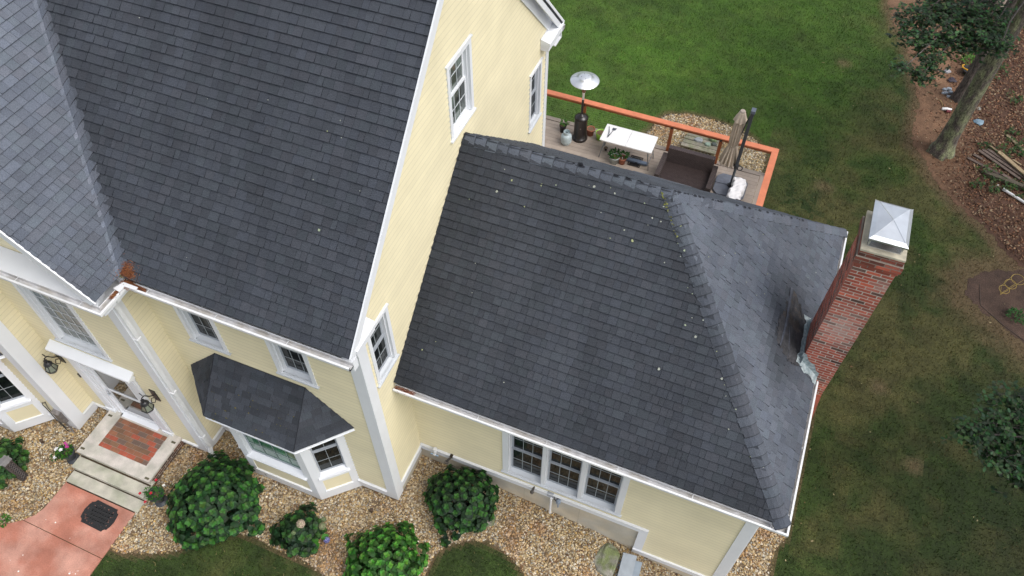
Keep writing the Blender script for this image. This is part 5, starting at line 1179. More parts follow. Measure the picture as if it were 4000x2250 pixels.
q = pot('flower_pot', 'empty terracotta pot standing between the heater and the table', .03, 12.24, 0, .125, .24, TERRA)
q = pot('flower_pot', 'lime green plastic pot half hidden behind the white table', .36, 12.17, 0, .15, .26, LIME, rim=False)
q = pot('flower_pot', 'round grey pot with a leafy herb under the white table', 1.04, 11.37, 0, .145, .24, GREY); tuft(q, 'leaves', (-.02, .02, .24), .15, .20, 95, .085, [(1.1, 1.9, .9), (1.8, 2.6, 1.1), (.7, 1.2, .6)])
q = pot('flower_pot', 'terracotta pot with a seedling and white tag under the table', 1.26, 11.43, 0, .115, .22, TERRA); tuft(q, 'leaves', (.02, .05, .26), .09, .12, 24, .10, [(1.6, 2.4, .9)])
mb = MB(); mb.box((-.004, -.055, .18), (.004, -.04, .27)); mb.build('plant_tag', WHITE, q)
q = pot('flower_pot', 'tiny square black pot by the left legs of the table', .66, 11.78, 0, .055, .09, NURS, rim=False)
tuft(pot('flower_pot', 'green foliage plant in a low pot hidden behind the patio heater', -.02, 12.36, 0, .08, .12, NURS), 'leaves', (0, 0, .1), .10, .14, 40, .07, [(1.2, 2.4, 1.6)])
# folding table
t = thing('folding_table', 'white folding table with grey metal legs on the deck', 'table', (1.30, 11.69, 0)); PLW = mat('white_plastic', (.80, .80, .80), .45, .03, 5)
mb = MB(); mb.box((-.75, -.36, .70), (-.002, .36, .74)); mb.box((.002, -.36, .70), (.75, .36, .74)); mb.build('tabletop', PLW, t, bevel=.012)
LEGM = mat('grey_tube', (.20, .21, .22), .45, .1, 9, metal=.4)
for sx in (-1, 1):
    for sy in (-1, 1): mb = MB(); mb.tube([(sx*.62, sy*.27, .70), (sx*.66, sy*.27, .45), (sx*.735, sy*.262, 0)], .013, 8); mb.build('leg', LEGM, t)
    mb = MB(); mb.tube([(sx*.70, -.265, .22), (sx*.70, .265, .22)], .011, 8); mb.tube([(sx*.65, 0, .5), (sx*.3, 0, .70)], .009, 6); mb.tube([(sx*.66, -.265, .48), (sx*.66, .265, .48)], .010, 6); mb.build('crossbar', LEGM, t)
UT = mat('utensil_dark', (.05, .055, .065), .4, .2, 20, metal=.3)
t = thing('tongs', 'long pair of steel tongs lying on the white table', 'tongs', (.695, 11.70, .742)); mb = MB(); mb.tube([(.03, -.22, .004), (.01, 0, .012), (-.06, .24, .004)], [.008, .006, .005], 6, (3, 3, 3)); mb.tube([(.04, -.22, .004), (.03, 0, .012), (-.05, .24, .004)], .005, 6, (3, 3, 3)); mb.build('arms', UT, t)
t = thing('spatula', 'dark grill spatula with a riveted handle lying on the white table', 'spatula', (.77, 11.72, .742)); mb = MB(); mb.prism([(-.01, .10, .001), (.075, .12, .001), (.10, .22, .001), (-.015, .21, .001)], Z*.004, (1.6, 1.7, 1.8)); mb.build('blade', UT, t)
mb = MB(); mb.tube([(.03, .11, .006), (-.03, -.2, .008)], [.007, .013], 6); mb.build('handle', UT, t); mb = MB()
for k in range(4): mb.box((.008-.014*k-.006, .0-.05*k, .015), (.008-.014*k+.006, .012-.05*k, .022)); 
mb.build('rivet', WHITE, t)
t = thing('tool_tray', 'black wire grill rack lying under the white table', 'rack', (1.60, 11.63, 0)); mb = MB()
for k in range(9): mb.tube([(-.16+.04*k, -.2, .02), (-.16+.04*k, .2, .02)], .006, 5)
mb.tube([(-.17, -.2, .02), (.17, -.2, .02), (.17, .2, .02), (-.17, .2, .02), (-.17, -.2, .02)], .014, 6); mb.box((-.14, -.16, .004), (.14, .16, .012)); mb.build('grid', NURS, t)
t = thing('tool_case', 'blue grey plastic case lying across the black rack under the table', 'case', (1.65, 11.585, .035)); mb = MB(); mb.box((-.31, -.055, 0), (.31, .055, .07)); mb.build('case', mat('slate_blue', (.12, .16, .23), .5, .15, 9), t, bevel=.012); mb = MB(); mb.box((-.03, -.065, .02), (.03, -.055, .05)); mb.build('latch', NURS, t)
# wicker love seat
WK = mat('wicker', (.080, .060, .057), .5, .15, 9, 0)
nt_ = WK.node_tree; n_ = nt_.nodes; tc_ = n_.new('ShaderNodeTexCoord'); br = n_.new('ShaderNodeTexBrick'); br.inputs['Scale'].default_value = 30; br.inputs['Mortar Size'].default_value = .06; br.inputs['Brick Width'].default_value = .8; br.inputs['Row Height'].default_value = .5
mp_ = n_.new('ShaderNodeMapping'); mp_.inputs['Rotation'].default_value = (.6, .6, .0); nt_.links.new(tc_.outputs['Object'], mp_.inputs[0]); nt_.links.new(mp_.outputs[0], br.inputs['Vector'])
bm_ = n_.new('ShaderNodeBump'); bm_.invert = True; bm_.inputs['Strength'].default_value = .8; bm_.inputs['Distance'].default_value = .01; nt_.links.new(br.outputs['Fac'], bm_.inputs['Height']); nt_.links.new(bm_.outputs[0], n_['Principled BSDF'].inputs['Normal'])
WK2 = WK
def wickerbox(t, name, lo, hi, tilt=0, c=(1, 1, 1)):
    """woven panel: box carrying raised woven strands"""
    mb = MB(); mb.col = c; mb.box(lo, hi); (x0, y0, z0), (x1, y1, z1) = lo, hi; s = .028
    nx, ny, nz = max(1, int((x1-x0)/s)), max(1, int((y1-y0)/s)), max(1, int((z1-z0)/s))
    dx, dy, dz = (x1-x0)/nx, (y1-y0)/ny, (z1-z0)/nz
    for i in range(nx):
        for j in range(ny):
            h = .005 if (i+j) % 2 else .002; k = 1.25 if (i+j) % 2 else .6; mb.box((x0+i*dx+.002, y0+j*dy+.002, z1), (x0+(i+1)*dx-.002, y0+(j+1)*dy-.002, z1+h), tuple(q_*k for q_ in c))
        for j in range(nz):
            h = .005 if (i+j) % 2 else .002; k = 1.25 if (i+j) % 2 else .6; mb.box((x0+i*dx+.002, y0-h, z0+j*dz+.002), (x0+(i+1)*dx-.002, y0, z0+(j+1)*dz-.002), tuple(q_*k for q_ in c))
    for i in range(ny):
        for j in range(nz):
            h = .005 if (i+j) % 2 else .002; k = 1.25 if (i+j) % 2 else .6; mb.box((x1, y0+i*dy+.002, z0+j*dz+.002), (x1+h, y0+(i+1)*dy-.002, z0+(j+1)*dz-.002), tuple(q_*k for q_ in c)); mb.box((x0-h, y0+i*dy+.002, z0+j*dz+.002), (x0, y0+(i+1)*dy-.002, z0+(j+1)*dz-.002), tuple(q_*k for q_ in c))
    return mb.build(name, WK, t)
t = thing('wicker_loveseat', 'dark brown wicker love seat without cushions on the deck', 'sofa', (3.10, 11.25, 0), 'dark wicker deck furniture')
wickerbox(t, 'backrest', (-.64, .36, .30), (.64, .50, .84), c=(1.25, 1.25, 1.3)); wickerbox(t, 'seat', (-.64, -.50, .22), (.64, .355, .36), c=(.85, .8, .8))
wickerbox(t, 'armrest', (-.77, -.50, .05), (-.645, .44, .58)); wickerbox(t, 'armrest', (.645, -.50, .05), (.77, .44, .58)); wickerbox(t, 'base', (-.64, -.48, .06), (.64, .46, .215), c=(.7, .7, .7))
for x in (-.70, .70):
    for y in (-.44, .38): mb = MB(); mb.box((x-.025, y-.025, 0), (x+.025, y+.025, .05)); mb.build('leg', NURS, t)
t = thing('wicker_chair', 'second wicker seat, mostly hidden behind the roof ridge', 'chair', (4.22, 10.20, 0), 'dark wicker deck furniture')
wickerbox(t, 'backrest', (-.48, .28, .05), (.36, .40, .60)); wickerbox(t, 'armrest', (.365, -.5, .05), (.50, .44, .60), c=(1.1, 1, 1)); wickerbox(t, 'seat', (-.48, -.5, .05), (.36, .275, .38))
# cantilever umbrella
t = thing('patio_umbrella', 'closed beige cantilever umbrella on a slate grey weighted base', 'umbrella', (4.33, 11.63, 0))
SL = mat('slate_resin', (.135, .150, .185), .5, .15, 8); MASTM = mat('anthracite', (.050, .056, .066), .45, .1, 8)
mb = MB()
for sx in (-1, 1):
    for sy in (-1, 1):
        q = [(sx*.012, sy*.012), (sx*.44, sy*.012), (sx*.44, sy*.30), (sx*.30, sy*.44), (sx*.012, sy*.44)]; q = q if sx*sy > 0 else q[::-1]
        b = [V3((x, y, .0)) for x, y in q]; tp = [V3((x*.96, y*.96, .085 - .02*(abs(x)+abs(y)))) for x, y in q]; n__ = 5
        mb.add(b+tp, [list(range(5))[::-1], list(range(5, 10))] + [(i, (i+1) % 5, 5+(i+1) % 5, 5+i) for i in range(5)], jit((1, 1, 1), .1))
mb.build('base', SL, t)
mb = MB(); mb.box((-.09, -.05, .085), (.09, .05, .10)); mb.box((-.05, -.09, .10), (.05, .09, .115)); mb.build('mounting_plate', NURS, t)
mb = MB(); mb.tube([(0, 0, .1), (0, 0, .8)], .036, 12, (1.5, 1.6, 1.5)); mb.build('lower_mast', MASTM, t)
mb = MB(); mb.box((-.045, -.055, .80), (.045, .055, 2.70)); mb.build('mast', MASTM, t, bevel=.012)
mb = MB(); mb.lathe((0, 0, .74), [(.04, 0), (.065, .02), (.065, .12), (.04, .14)], 12); n = 12
mb.tube([(.05, -.02, .80)] + [(.10+.07*math.cos(a), -.03, .80+.075*math.sin(a)) for a in [-2.4+4.6*k/n for k in range(n+1)]], .014, 6); mb.build('crank', NURS, t)
mb = MB(); mb.box((-.055, -.09, 2.66), (.06, .07, 2.75)); mb.build('mast_cap', mat('blue_grey', (.11, .13, .17), .5), t, bevel=.01)
mb = MB(); mb.tube([(-.02, .0, 2.66), (-.08, .10, 2.2), (-.12, .16, 1.75)], .018, 8); mb.tube([(.02, .0, 2.62), (-.06, .08, 2.3)], .01, 6, (1.6, 1.6, 1.6)); mb.build('arm', MASTM, t)
FAB = mat('beige_canvas', (.50, .42, .34), .85, .08, 7, .1, 40)
def pleat(th, i, k=13, a=.16): return 1 + a*math.sin(k*th + i*.15) + .05*math.sin(5*th+1)
mb = MB(); mb.smooth = False; c = (-.25, .15, 0)
prof = [(.20, .74), (.215, .80), (.185, 1.0), (.15, 1.2), (.105, 1.36), (.125, 1.5), (.13, 1.7), (.125, 2.0), (.115, 2.25), (.09, 2.32)]
mb.lathe(c, prof, 72, wob=lambda th, i: pleat(th, i, 13, .20 if i < 3 else .13) * (1.0 if i > 1 else (1 + .06*math.sin(13*th+2)))); mb.build('canopy', FAB, t)
mb = MB(); mb.lathe(c, [(.165, 2.20), (.15, 2.26), (.115, 2.37), (.085, 2.46), (.055, 2.50)], 56, (1.1, 1.1, 1.1), wob=lambda th, i: 1 + (.12 if i < 2 else .04)*math.sin(8*th)); mb.build('canopy_vent', FAB, t)
mb = MB(); mb.lathe(c, [(.07, 2.47), (.075, 2.495), (.06, 2.52), (0, 2.53)], 20, (.8, .8, .85)); mb.lathe(c, [(.112, 1.345), (.118, 1.36), (.112, 1.38)], 30, (.85, .85, .85)); mb.build('finial', FAB, t)
# white cloth over a low bench
t = thing('cushion_bench', 'low bench beside the umbrella hidden under a white cloth', 'bench', (4.52, 11.22, 0)); mb = MB(); mb.box((-.14, -.42, .36), (.14, .36, .42)); mb.build('seat', NURS, t)
for x in (-.11, .11):
    for y in (-.38, .32): mb = MB(); mb.box((x-.02, y-.02, 0), (x+.02, y+.02, .36)); mb.build('leg', NURS, t)
nx, ny = 22, 40; vv = []; CLO = mat('white_cloth', (.80, .79, .80), .9, .04, 4)
for j in range(ny+1):
    for i in range(nx+1):
        u = -1+2*i/nx; v = -1+2*j/ny; x = u*.24; y = v*.50; ex = max(0, abs(x)-.15); ey = max(0, abs(y)-.43)
        z = .465 + .022*math.sin(7*x/.2+3*v) * .25 + .010*math.sin(9*v+4*u) + .006*math.sin(17*v-9*u) - 3.2*ex - 2.2*ey; xx = max(-.175, min(.175, x)) if ex else x
        xx += (.02*math.sin(14*v))*(ex > 0)+ .02*math.sin(5*v); yy = max(-.46, min(.46, y)) + (.015*math.sin(12*u))*(ey > 0)
        vv.append((xx+.02*v, yy, max(z, .20)))
mb = MB(); mb.smooth = True; mb.add(vv, [(j*(nx+1)+i, j*(nx+1)+i+1, (j+1)*(nx+1)+i+1, (j+1)*(nx+1)+i) for j in range(ny) for i in range(nx)])
o = mb.build('cloth', CLO); o.location = (4.53, 11.18, 0); tag(o, 'crumpled white cloth draped over the low bench beside the umbrella', 'cloth')
# long grey bench top just behind the ridge
t = thing('slatted_table', 'long grey table whose far edge shows just above the roof ridge', 'table', (2.60, 10.16, 0)); GW = mat('grey_wood', (.15, .165, .18), .6, .2, 8, stretch=(.2, 1, 1))
mb = MB()
for k in range(6): mb.box((-.80, -.30+.1*k, .72), (.80, -.208+.1*k, .75), jit((1, 1, 1), .1))
mb.build('tabletop', GW, t)
mb = MB(); mb.box((-.80, .292, .66), (.80, .31, .755), (.8, .8, .85)); mb.build('apron', GW, t)
for x in (-.74, .74):
    for y in (-.25, .25): mb = MB(); mb.box((x-.03, y-.03, 0), (x+.03, y+.03, .72)); mb.build('leg', GW, t)
# weathered pallet bench with stones beyond the rail
t = thing('plank_platform', 'weathered plank platform on the pebbles beyond the deck rail', 'platform', (3.07, 14.05, -.95)); OLDW = mat('weathered_wood', (.26, .235, .19), .9, .25, 6, .4, 30, fine=.2, fs=50, col2=(.20, .20, .13))
mb = MB()
for k, (y0_, y1_) in enumerate(((-.34, -.19), (-.17, -.02), (.02, .16), (.18, .32))): mb.box((-.55+.02*k, y0_, .14), (.56-.02*k, y1_, .18), jit((1, 1, 1), .15))
mb.build('plank', OLDW, t); mb = MB(); mb.box((-.50, -.32, .0), (-.42, .30, .139)); mb.box((.40, -.32, 0), (.48, .30, .139)); mb.build('bearer', OLDW, t)
pl = lambda cx, cy, r, n=7: [(cx+r*math.cos(6.28*k/n)*random.uniform(.8, 1.15), cy+r*.8*math.sin(6.28*k/n)*random.uniform(.8, 1.15)) for k in range(n)]
STN = mat('grey_stone', (.30, .32, .34), .85, .15, 8, .3, 30)
rock('stone', 'flat grey stone lying on the weathered plank platform', pl(2.98, 14.12, .14), -.77, .06, 'stone', 'stones on the plank platform', STN)
rock('stone', 'dark lichen spotted stone at the rear right of the plank platform', pl(3.38, 14.28, .14), -.77, .09, 'stone', 'stones on the plank platform', ROCK, (.8, 1.0, .85))
rock('stone', 'pale greenish stone at the front of the plank platform', pl(3.28, 14.02, .10), -.77, .07, 'stone', 'stones on the plank platform', STN, (.9, 1.1, .85))
rock('stone', 'small black stone at the right edge of the plank platform', pl(3.46, 14.10, .09), -.77, .06, 'stone', 'stones on the plank platform', STN, (.25, .27, .25))
# black edging behind the back gravel bed
mb = MB()
for (a, b) in zip(BACKBED[1:-1], BACKBED[2:-1]): A, B = V3((*a, -.96)), V3((*b, -.96)); d = (B-A).normalized(); mb.fbox(A, d, V3((-d.y, d.x, 0)), Z, 0, (B-A).length, .0, .012, 0, .03)
o = mb.build('edging', NURS); tag(o, 'thin black plastic edging around the rounded pebble bed behind the deck', 'edging')
# ------------------------------------------------------------------ TREES
OAK = mat('oak_leaf', (.024, .052, .019), .5, .12, 20, 0, spec=.3)
MOSSB = mat('lichen_bark', (.12, .10, .085), .9, .3, 5, 1.0, 26, fine=.6, fs=34, stretch=(1, 1, .45), col2=(.20, .215, .12))
def oakleaf(mb, p, d, n, L, col):
    d = d.normalized(); s = d.cross(n); s = s.normalized() if s.length > 1e-6 else X
    out = [(0, 0), (.18, .10), (.30, .34), (.42, .13), (.58, .40), (.68, .14), (.82, .26), (1, 0)]
    up = [p + d*(L*a) + s*(L*b) for a, b in out]; dn = [p + d*(L*a) - s*(L*b) for a, b in out[1:-1]]
    mb.poly(up + dn[::-1], col)
def branch(mb, a, b, r0, r1, n=6, w=.08):
    pts = []; a, b = V3(a), V3(b); L = (b-a).length
    for i in range(n+1): t_ = i/n; pts.append(a.lerp(b, t_) + V3((random.uniform(-w, w), random.uniform(-w, w), random.uniform(-w, w)))*L*.15*(0 < i < n) + Z*(.10*L*math.sin(math.pi*t_)*.3))
    mb.tube(pts, [r0+(r1-r0)*i/n for i in range(n+1)], 7); return pts
def cluster(mb, wb, c, r, n, L, cols, flat=.6, droop=0):
    """leafy twigs spread over a ragged volume"""
    c = V3(c)
    for i in range(n):
        q = V3((random.gauss(0, .5), random.gauss(0, .5), random.gauss(0, .5)*flat)); p = c + q*r; tw = V3((random.uniform(-1, 1), random.uniform(-1, 1), random.uniform(-.4, .3))).normalized()
        wb.tube([p - tw*.12, p + tw*.10], .004, 3, caps=False)
        base = jit(random.choice(cols), .25)
        for k in range(6):
            a = 6.28*k/6 + random.uniform(-.4, .4); d = V3((math.cos(a), math.sin(a), random.uniform(-.5, .35))) + tw*.3
            oakleaf(mb, p + tw*random.uniform(-.08, .1), d, V3((random.uniform(-.5,.5), random.uniform(-.5,.5), 1)), L*random.uniform(.7, 1.25), tuple(x*random.uniform(.7, 1.3) for x in base))
def trunk(mb, x, y, z0, r, h, flare=1.6, n=18, lean=(0, 0)):
    prof = [(r*flare*1.06, -.1), (r*flare, 0), (r*(1+(flare-1)*.45), .22), (r*1.08, .6), (r, 1.2), (r*.95, 2.5), (r*.88, 4.5), (r*.75, h*.7), (r*.45, h)]
    b = len(mb.v); ph = random.uniform(0, 6)
    for i, (rr, z) in enumerate(prof):
        for k in range(n):
            th = 6.2832*k/n; q = 1 + (.13*math.sin(5*th+ph) + .07*math.sin(9*th+1))*(1 if i < 3 else .35); mb.v.append((x+lean[0]*z+rr*q*math.cos(th), y+lean[1]*z+rr*q*math.sin(th), z0+z))
    for i in range(len(prof)-1):
        for k in range(n): mb.f.append([b+i*n+k, b+i*n+(k+1) % n, b+(i+1)*n+(k+1) % n, b+(i+1)*n+k]); mb.c.append((1, 1, 1)); mb.m.append(0); mb.sm.append(True)
GRC = [(1, 1, 1), (1.5, 1.6, 1.5), (.7, .75, .8), (1.9, 1.9, 1.8), (1.2, 1.4, 1.0)]
def bigtree(lab, x, y, r, h, tmat, crown, low=(), name='oak_tree', flare=1.6, dens=1.0, lean=(0, 0)):
    z0 = float(G(x, y)); t = thing(name, lab, 'tree', (x, y, z0), 'trees at the woodland edge'); mb = MB(); trunk(mb, 0, 0, 0, r, h, flare, lean=lean); mb.build('trunk', tmat, t)
    lb, wb, bb = MB(), MB(), MB()
    for (cx, cy, cz, cr, n, L) in low:
        st = V3((lean[0]*(cz+.3), lean[1]*(cz+.3), max(2.0, cz+.5-z0))); branch(bb, st, V3((cx-x, cy-y, cz-z0)), .05, .012)
        cluster(lb, wb, (cx-x, cy-y, cz-z0), cr*1.05, int(n*2.1), L*.68, GRC)
    for (cx, cy, cz, cr, n) in crown:
        branch(bb, (0, 0, (cz-z0)*.75), V3((cx-x, cy-y, cz-z0)), .09, .02); cluster(lb, wb, (cx-x, cy-y, cz-z0), cr, int(n*dens), .22, GRC)
    bb.build('branch', BARK, t); lb.build('crown', OAK, t); wb.build('twig', BARK, t); return t
bigtree('large oak with a flared trunk covered in pale green lichen', 10.02, 16.85, .25, 12, MOSSB,
    [(11, 16, 9, 1.7, 170), (12.5, 18, 8.5, 1.7, 150), (10.8, 19, 10, 1.7, 150), (13, 15, 8.5, 1.7, 150)], low=())
bigtree('darker slender oak just behind the lichen covered one, with drooping lower branches', 10.38, 19.75, .17, 12, BARK,
    [(11.5, 20.5, 9.5, 1.7, 150), (12, 22.5, 8, 1.6, 120)],
    low=[(7.45, 15.1, 4.0, .50, 60, .15), (7.95, 15.9, 4.0, .55, 70, .15), (8.5, 15.5, 4.1, .62, 80, .15), (7.65, 14.3, 3.9, .42, 42, .15), (8.2, 14.6, 3.9, .50, 60, .15), (8.9, 14.8, 4.0, .5, 60, .15), (7.85, 13.2, 3.7, .28, 20, .14), (7.4, 13.2, 3.8, .2, 9, .14), (8.3, 16.7, 4.2, .5, 56, .15), (9.1, 16.0, 4.1, .5, 55, .15), (9.2, 15.2, 4.1, .4, 40, .15), (8.0, 13.7, 3.8, .3, 24, .14), (9.4, 14.4, 4.2, .3, 22, .14)])
bigtree('pale barked tree behind the two oaks at the top edge', 11.3, 26.1, .36, 12, mat('pale_bark', (.30, .24, .20), .9, .15, 3, .5, 12), [(12, 27, 9, 1.8, 120)], flare=1.2)
bigtree('oak reaching a leafy blue green branch in from the right edge', 14.6, 5.4, .28, 11, BARK,
    [(14.2, 4.5, 8, 1.6, 150), (13.2, 7.5, 7.5, 1.6, 150), (15, 8, 8.5, 1.8, 150), (14, 2, 7.5, 1.6, 150), (12.8, 10, 7.0, 1.3, 100)],  # crown out of view, placed high to shade the lawn
    low=[(10.15, 4.75, 2.0, .27, 34, .15), (10.55, 5.05, 2.05, .36, 60, .15), (11.0, 5.6, 2.1, .42, 70, .15), (10.6, 4.5, 1.9, .28, 30, .15), (11.1, 4.9, 2.0, .42, 70, .15), (11.0, 4.2, 1.95, .28, 30, .15), (10.85, 4.55, 1.9, .3, 34, .15)])
bigtree('unseen oak beyond the right side of the lawn, added for shade', 15.5, 12.5, .30, 12, BARK, [(14.8, 11.5, 8.5, 1.7, 150), (15.5, 13.5, 9, 1.8, 150), (13.6, 13.2, 8.0, 1.4, 120), (16, 10, 8.5, 1.6, 120)])  # stands wholly out of view, added to shade the lawn
# ---- leaf litter (stuff) and understorey
n = 34000; x = rng.uniform(8.6, 15, n); y = rng.uniform(11, 28, n); k = inside(MULCH, x-.1, y-.1) & (rng.random(n) < np.clip((x-9.6)/1.4, .12, 1)); x, y = x[k], y[k]; n = len(x)
L = rng.uniform(.022, .055, n); a = rng.uniform(0, 6.28, n); z = G(x, y)+.012; tl = rng.uniform(-.02, .03, (n, 3)); dx, dy = np.cos(a)*L, np.sin(a)*L
v = np.stack([np.stack([x-dx, y-dy, z+tl[:, 0]+.01], -1), np.stack([x-dy*.45, y+dx*.45, z+.02+tl[:, 1]], -1), np.stack([x+dx, y+dy, z+.012+tl[:, 2]], -1), np.stack([x+dy*.45, y-dx*.45, z+.004], -1)], 1).reshape(-1, 3)
pal = np.array([(.24,.11,.055),(.15,.07,.038),(.28,.17,.095),(.10,.05,.032),(.33,.24,.15),(.19,.085,.042)]); c = pal[rng.choice(6, n)]*rng.uniform(.6, 1.2, (n, 1))
tag(rawmesh('leaf_litter', v, np.arange(n*4).reshape(-1, 4), c, mat('dead_leaf', (1, 1, 1), .8)), 'brown fallen oak leaves covering the woodland floor', 'leaves', kind='stuff')
n = 120; x = rng.uniform(4, 12, n); y = rng.uniform(-1, 26, n); k = ~inside(MULCH, x, y) & ~((x < 7.6) & (y < 13)); x, y = x[k], y[k]; mb = MB()
for a, b in zip(x, y): oakleaf(mb, V3((a, b, float(G(a, b))+.05)), V3((random.uniform(-1,1), random.uniform(-1,1), 0)), V3((random.uniform(-.3,.3), .2, 1)), random.uniform(.03, .075), jit(random.choice([(.26,.20,.09),(.20,.15,.07),(.34,.28,.15),(.17,.09,.04)]), .2))
tag(mb.build('leaf_litter', MATS['dead_leaf']), 'stray tan oak leaves dropped here and there on the lawn', 'leaves', kind='stuff')
mb = MB()
for i in range(900):
    for _ in range(4):
        px, py = random.uniform(9.9, 13.5), random.uniform(15.5, 27)
        if fbm(px, py, .9, 33) > .60 and px > 10.4 + max(0, 20-py)*.05: break
    else: continue
    for k in range(4): oakleaf(mb, V3((px, py, -1.08+random.uniform(0, .14))), V3((random.uniform(-1,1), random.uniform(-1,1), random.uniform(0,.5))), Z, random.uniform(.05, .10), jit(random.choice([(1.1,1.3,.6),(1.6,1.6,.6),(.8,1,.6)]), .25))
tag(mb.build('undergrowth', OAK), 'patches of low green seedlings growing through the leaf litter', 'undergrowth', kind='stuff')
def sprig(name, lab, x, y, r, h, n, cols, L=.09, cat='plant'):
    t = thing(name, lab, cat, (x, y, float(G(x, y)))); tuft(t, 'leaves', (0, 0, .03), r, h, n, L, cols); mb = MB()
    for i in range(5): a = 1.256*i; mb.tube([(0, 0, 0), (math.cos(a)*r*.5, math.sin(a)*r*.5, h*.8)], .005, 4)
    mb.build('stem', STEM, t); return t
sprig('sapling', 'bright yellow green sapling behind the slender oak', 10.56, 21.9, .24, .35, 110, [(4.2, 4.2, 1.2), (3.2, 3.4, 1.0)], .09)
sprig('weed', 'small green weed at the corner of the pink walkway', -7.22, -3.42, .11, .10, 40, [(2.6, 3.0, 1.0)], .07)
sprig('sapling', 'dark green plants in the vegetable bed at the right edge', 12.25, 10.9, .22, .3, 90, [(1.2, 1.8, .9)], .09)
sprig('sapling', 'small evergreen seedling at the upper end of the plank pile', 11.28, 17.55, .20, .14, 80, [(.8, 1.2, .6)], .07)
# ---- woodland debris
def plank(name, lab, a, b, w_, th, lift, m, col=(1, 1, 1), group='old planks piled on the leaf litter', tiltz=0):
    A, B = V3((*a, 0)), V3((*b, 0)); d = (B-A); L_ = d.length; d /= L_; s_ = V3((-d.y, d.x, 0)); z = float(G(*((A+B)/2).xy)); t = MB()
    t.fbox(V3((0, 0, 0)), d, s_, Z, 0, L_, -w_/2, w_/2, 0, th, col); o = t.build(name, m, bevel=.006); o.location = (a[0], a[1], z+lift); return tag(o, lab, 'plank', group)
DKW = mat('old_board', (.115, .085, .070), .85, .25, 8, .4, 30, fine=.2, fs=50); 
for k, (a, b, lab) in enumerate((((10.80,16.84),(11.75,16.42),'lowest grey brown board at the left end of the plank pile'), ((10.95,17.05),(11.22,16.92),'short board stub above the lowest board of the plank pile'), ((11.08,17.30),(12.3,16.42),'third grey brown board of the plank pile'),
        ((11.20,17.36),(12.45,16.5),'fourth grey brown board of the plank pile'), ((11.33,17.42),(12.6,16.55),'fifth grey brown board of the plank pile, next to the pale one'), ((11.75,16.4),(12.7,15.9),'grey brown board pointing out of the frame at the lower side of the pile'))):
    plank('plank', lab, a, b, .10, .03, .02+.012*k, DKW, jit((1, 1, 1), .15))
plank('plank', 'pale tan board lying on top of the plank pile', (11.62, 17.36), (12.75, 16.25), .13, .04, .12, mat('pale_board', (.33, .25, .15), .85, .2, 7, .2, 30))
plank('plank', 'short narrow tan board end behind the pale board', (11.36, 17.62), (11.64, 17.40), .06, .05, .06, MATS['pale_board'], (.6, .6, .6))
plank('plank', 'thin greyish board lying alone above the plank pile', (11.88, 18.40), (12.65, 17.55), .10, .03, .03, MATS['pale_board'], (.6, .65, .65))
plank('timber', 'thick dark square timber along the lower side of the plank pile', (11.28, 16.27), (12.8, 15.98), .14, .13, .01, DKW, (.8, .9, .75))
plank('plank', 'small light offcut right of the pale board', (12.08, 17.26), (12.32, 17.10), .05, .03, .03, MATS['pale_board'], (.9, .9, .9))
t = thing('drain_pipe', 'white plastic pipe lying on the leaf litter at the right edge', 'pipe', (11.85, 15.75, -1.08)); mb = MB(); mb.tube([(0, 0, .05), (.9, -.55, .06)], .038, 12); mb.build('tube', PLW, t); mb = MB(); mb.tube([(-.02, .012, .049), (.05, -.03, .051)], .046, 12); mb.build('coupling', PLW, t)
def lump(name, lab, cat, x, y, r, h, col, m=None, n=9, grp=None):
    mb = MB(); ph = random.uniform(0, 6); mb.lathe((0, 0, 0), [(r*.6, 0), (r, h*.25), (r*.9, h*.65), (r*.5, h*.95), (0, h)], n, wob=lambda th, i: 1+.22*math.sin(3*th+ph+i)+.12*math.sin(7*th+i*2)); o = mb.build(name, m or mat(name+'_m', col, .6, .15, 12)); o.location = (x, y, float(G(x, y))); return tag(o, lab, cat, grp)
lump('plastic_bag', 'crumpled white plastic bag on the leaf litter left of the yellow handle', 'bag', 9.95, 21.1, .11, .10, (.38, .38, .40))
lump('paper_scrap', 'small white scrap beside the end of the white pipe', 'litter', 11.70, 15.95, .05, .03, (.38, .36, .34))
lump('paper_scrap', 'white scrap lying right of the lichen covered trunk', 'litter', 11.04, 19.47, .08, .03, (.30, .31, .28))
lump('blue_tarp', 'crumpled light blue tarp piece right of the big oak', 'tarp', 11.06, 18.74, .15, .08, (.20, .30, .38))
lump('cloth_bundle', 'dark purple cloth bundle left of the slender oak', 'cloth', 10.12, 20.65, .14, .10, (.04, .03, .045))
for k, (x, y, r) in enumerate(((9.93, 20.05, .08), (10.06, 20.1, .10), (10.13, 19.95, .085), (9.98, 19.88, .08), (9.90, 19.85, .06), (10.08, 19.72, .075))):
    rock('stone', ['topmost left','large upper','right hand','middle','leftmost small','lowest'][k] + ' pale stone of the little heap beside the oak trunk', pl(x, y, r), -1.1, r*.9, 'stone', 'pale stones heaped by the oak', STN, (1.1, 1.15, 1.22))
t = thing('wheelbarrow', 'black tub with a bent yellow handle behind the slender oak', 'wheelbarrow', (10.50, 21.25, -1.1)); mb = MB(); mb.lathe((.1, 0, 0), [(0, .04), (.18, .05), (.25, .2), (.24, .2), (.17, .07), (0, .06)], 14); mb.build('tub', NURS, t)
mb = MB(); mb.tube([(-.10, .12, .24), (-.16, .10, .24), (-.15, -.02, .23), (.0, -.10, .22), (.18, -.16, .21)], .022, 8); mb.build('handle', mat('yellow_plastic', (.75, .38, .02), .5), t)
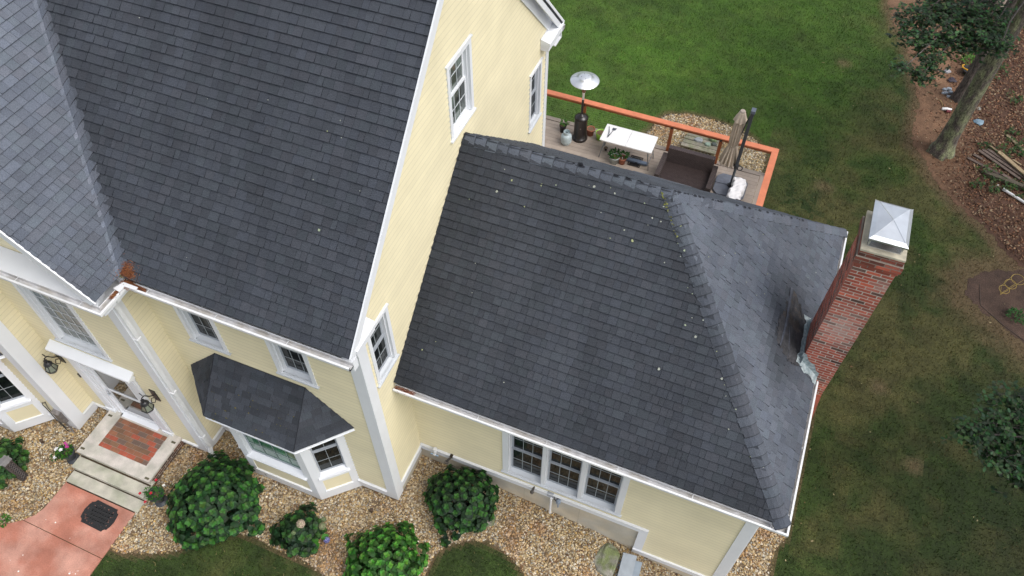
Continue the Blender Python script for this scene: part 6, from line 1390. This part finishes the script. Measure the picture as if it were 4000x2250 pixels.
t = thing('toy_bat', 'white padded roll with a red end lying left of the big oak', 'toy', (10.05, 18.98, -1.1)); mb = MB(); mb.tube([(-.14, -.03, .05), (.0, .0, .06), (.15, .05, .05)], [.045, .055, .03], 10); mb.build('roll', PLW, t); mb = MB(); mb.tube([(.0, -.10, .05), (.12, -.08, .05)], [.05, .045], 9); mb.build('end', mat('dark_red', (.16, .02, .03), .6), t)
def stick(lab, a, b, r, col=(1, 1, 1)):
    mb = MB(); A, B = V3((*a, float(G(*a))+.03)), V3((*b, float(G(*b))+.03)); mb.tube([A, A.lerp(B, .4)+V3((.02, .02, .01)), B], [r, r*.9, r*.6], 6, col); tag(mb.build('stick', MATS['pale_board']), lab, 'stick', 'fallen sticks on the woodland floor')
stick('pale stick above the pale stone heap', (9.52, 20.05), (9.80, 20.42), .018, (.8, .7, .65)); stick('short dark stick left of the pale stone heap', (9.42, 19.70), (9.62, 19.62), .015, (.5, .5, .45)); stick('thin stick below the blue tarp', (11.10, 18.55), (11.55, 18.0), .014, (.55, .5, .5)); stick('pale twig in the leaf litter near the lawn edge', (9.80, 19.45), (9.95, 19.05), .014, (1.1, 1.0, .7)); stick('short twig among the leaves below the planks', (11.02, 16.40), (11.08, 16.2), .012, (.9, .85, .8))
# tomato cage rings
t = thing('tomato_cage', 'yellow wire tomato cage lying on the dark garden bed', 'plant support', (12.07, 11.85, -1.09)); YW = mat('yellow_wire', (.42, .30, .06), .5)
for k, (x, y, z, r) in enumerate(((.18, .32, .14, .17), (.02, .12, .09, .15), (-.12, -.10, .06, .13))):
    mb = MB(); n = 28; mb.tube([(x + r*math.cos(6.2832*i/n), y + r*math.sin(6.2832*i/n)*1.0, z+.02*math.sin(6.28*i/n)) for i in range(n+1)], .006, 5); mb.build('ring', YW, t)
mb = MB()
for a in (.4, 2.2, 4.4): mb.tube([(.18+.17*math.cos(a), .32+.17*math.sin(a), .14), (-.12+.13*math.cos(a), -.10+.13*math.sin(a), .06), (-.2, -.3, .03)], .004, 4)
mb.build('wire', YW, t)
mb = MB(); pts = [(11.35, 11.75), (11.40, 11.0), (11.95, 10.55), (12.6, 10.15), (14, 9.9)]
for a, b in zip(pts, pts[1:]): A, B = V3((*a, -1.12)), V3((*b, -1.12)); d = (B-A).normalized(); mb.fbox(A, d, V3((-d.y, d.x, 0)), Z, 0, (B-A).length, 0, .012, 0, .04, (.7,.7,.7))
tag(mb.build('edging', DKW), 'low dark board edging around the garden bed with the yellow rings', 'edging')
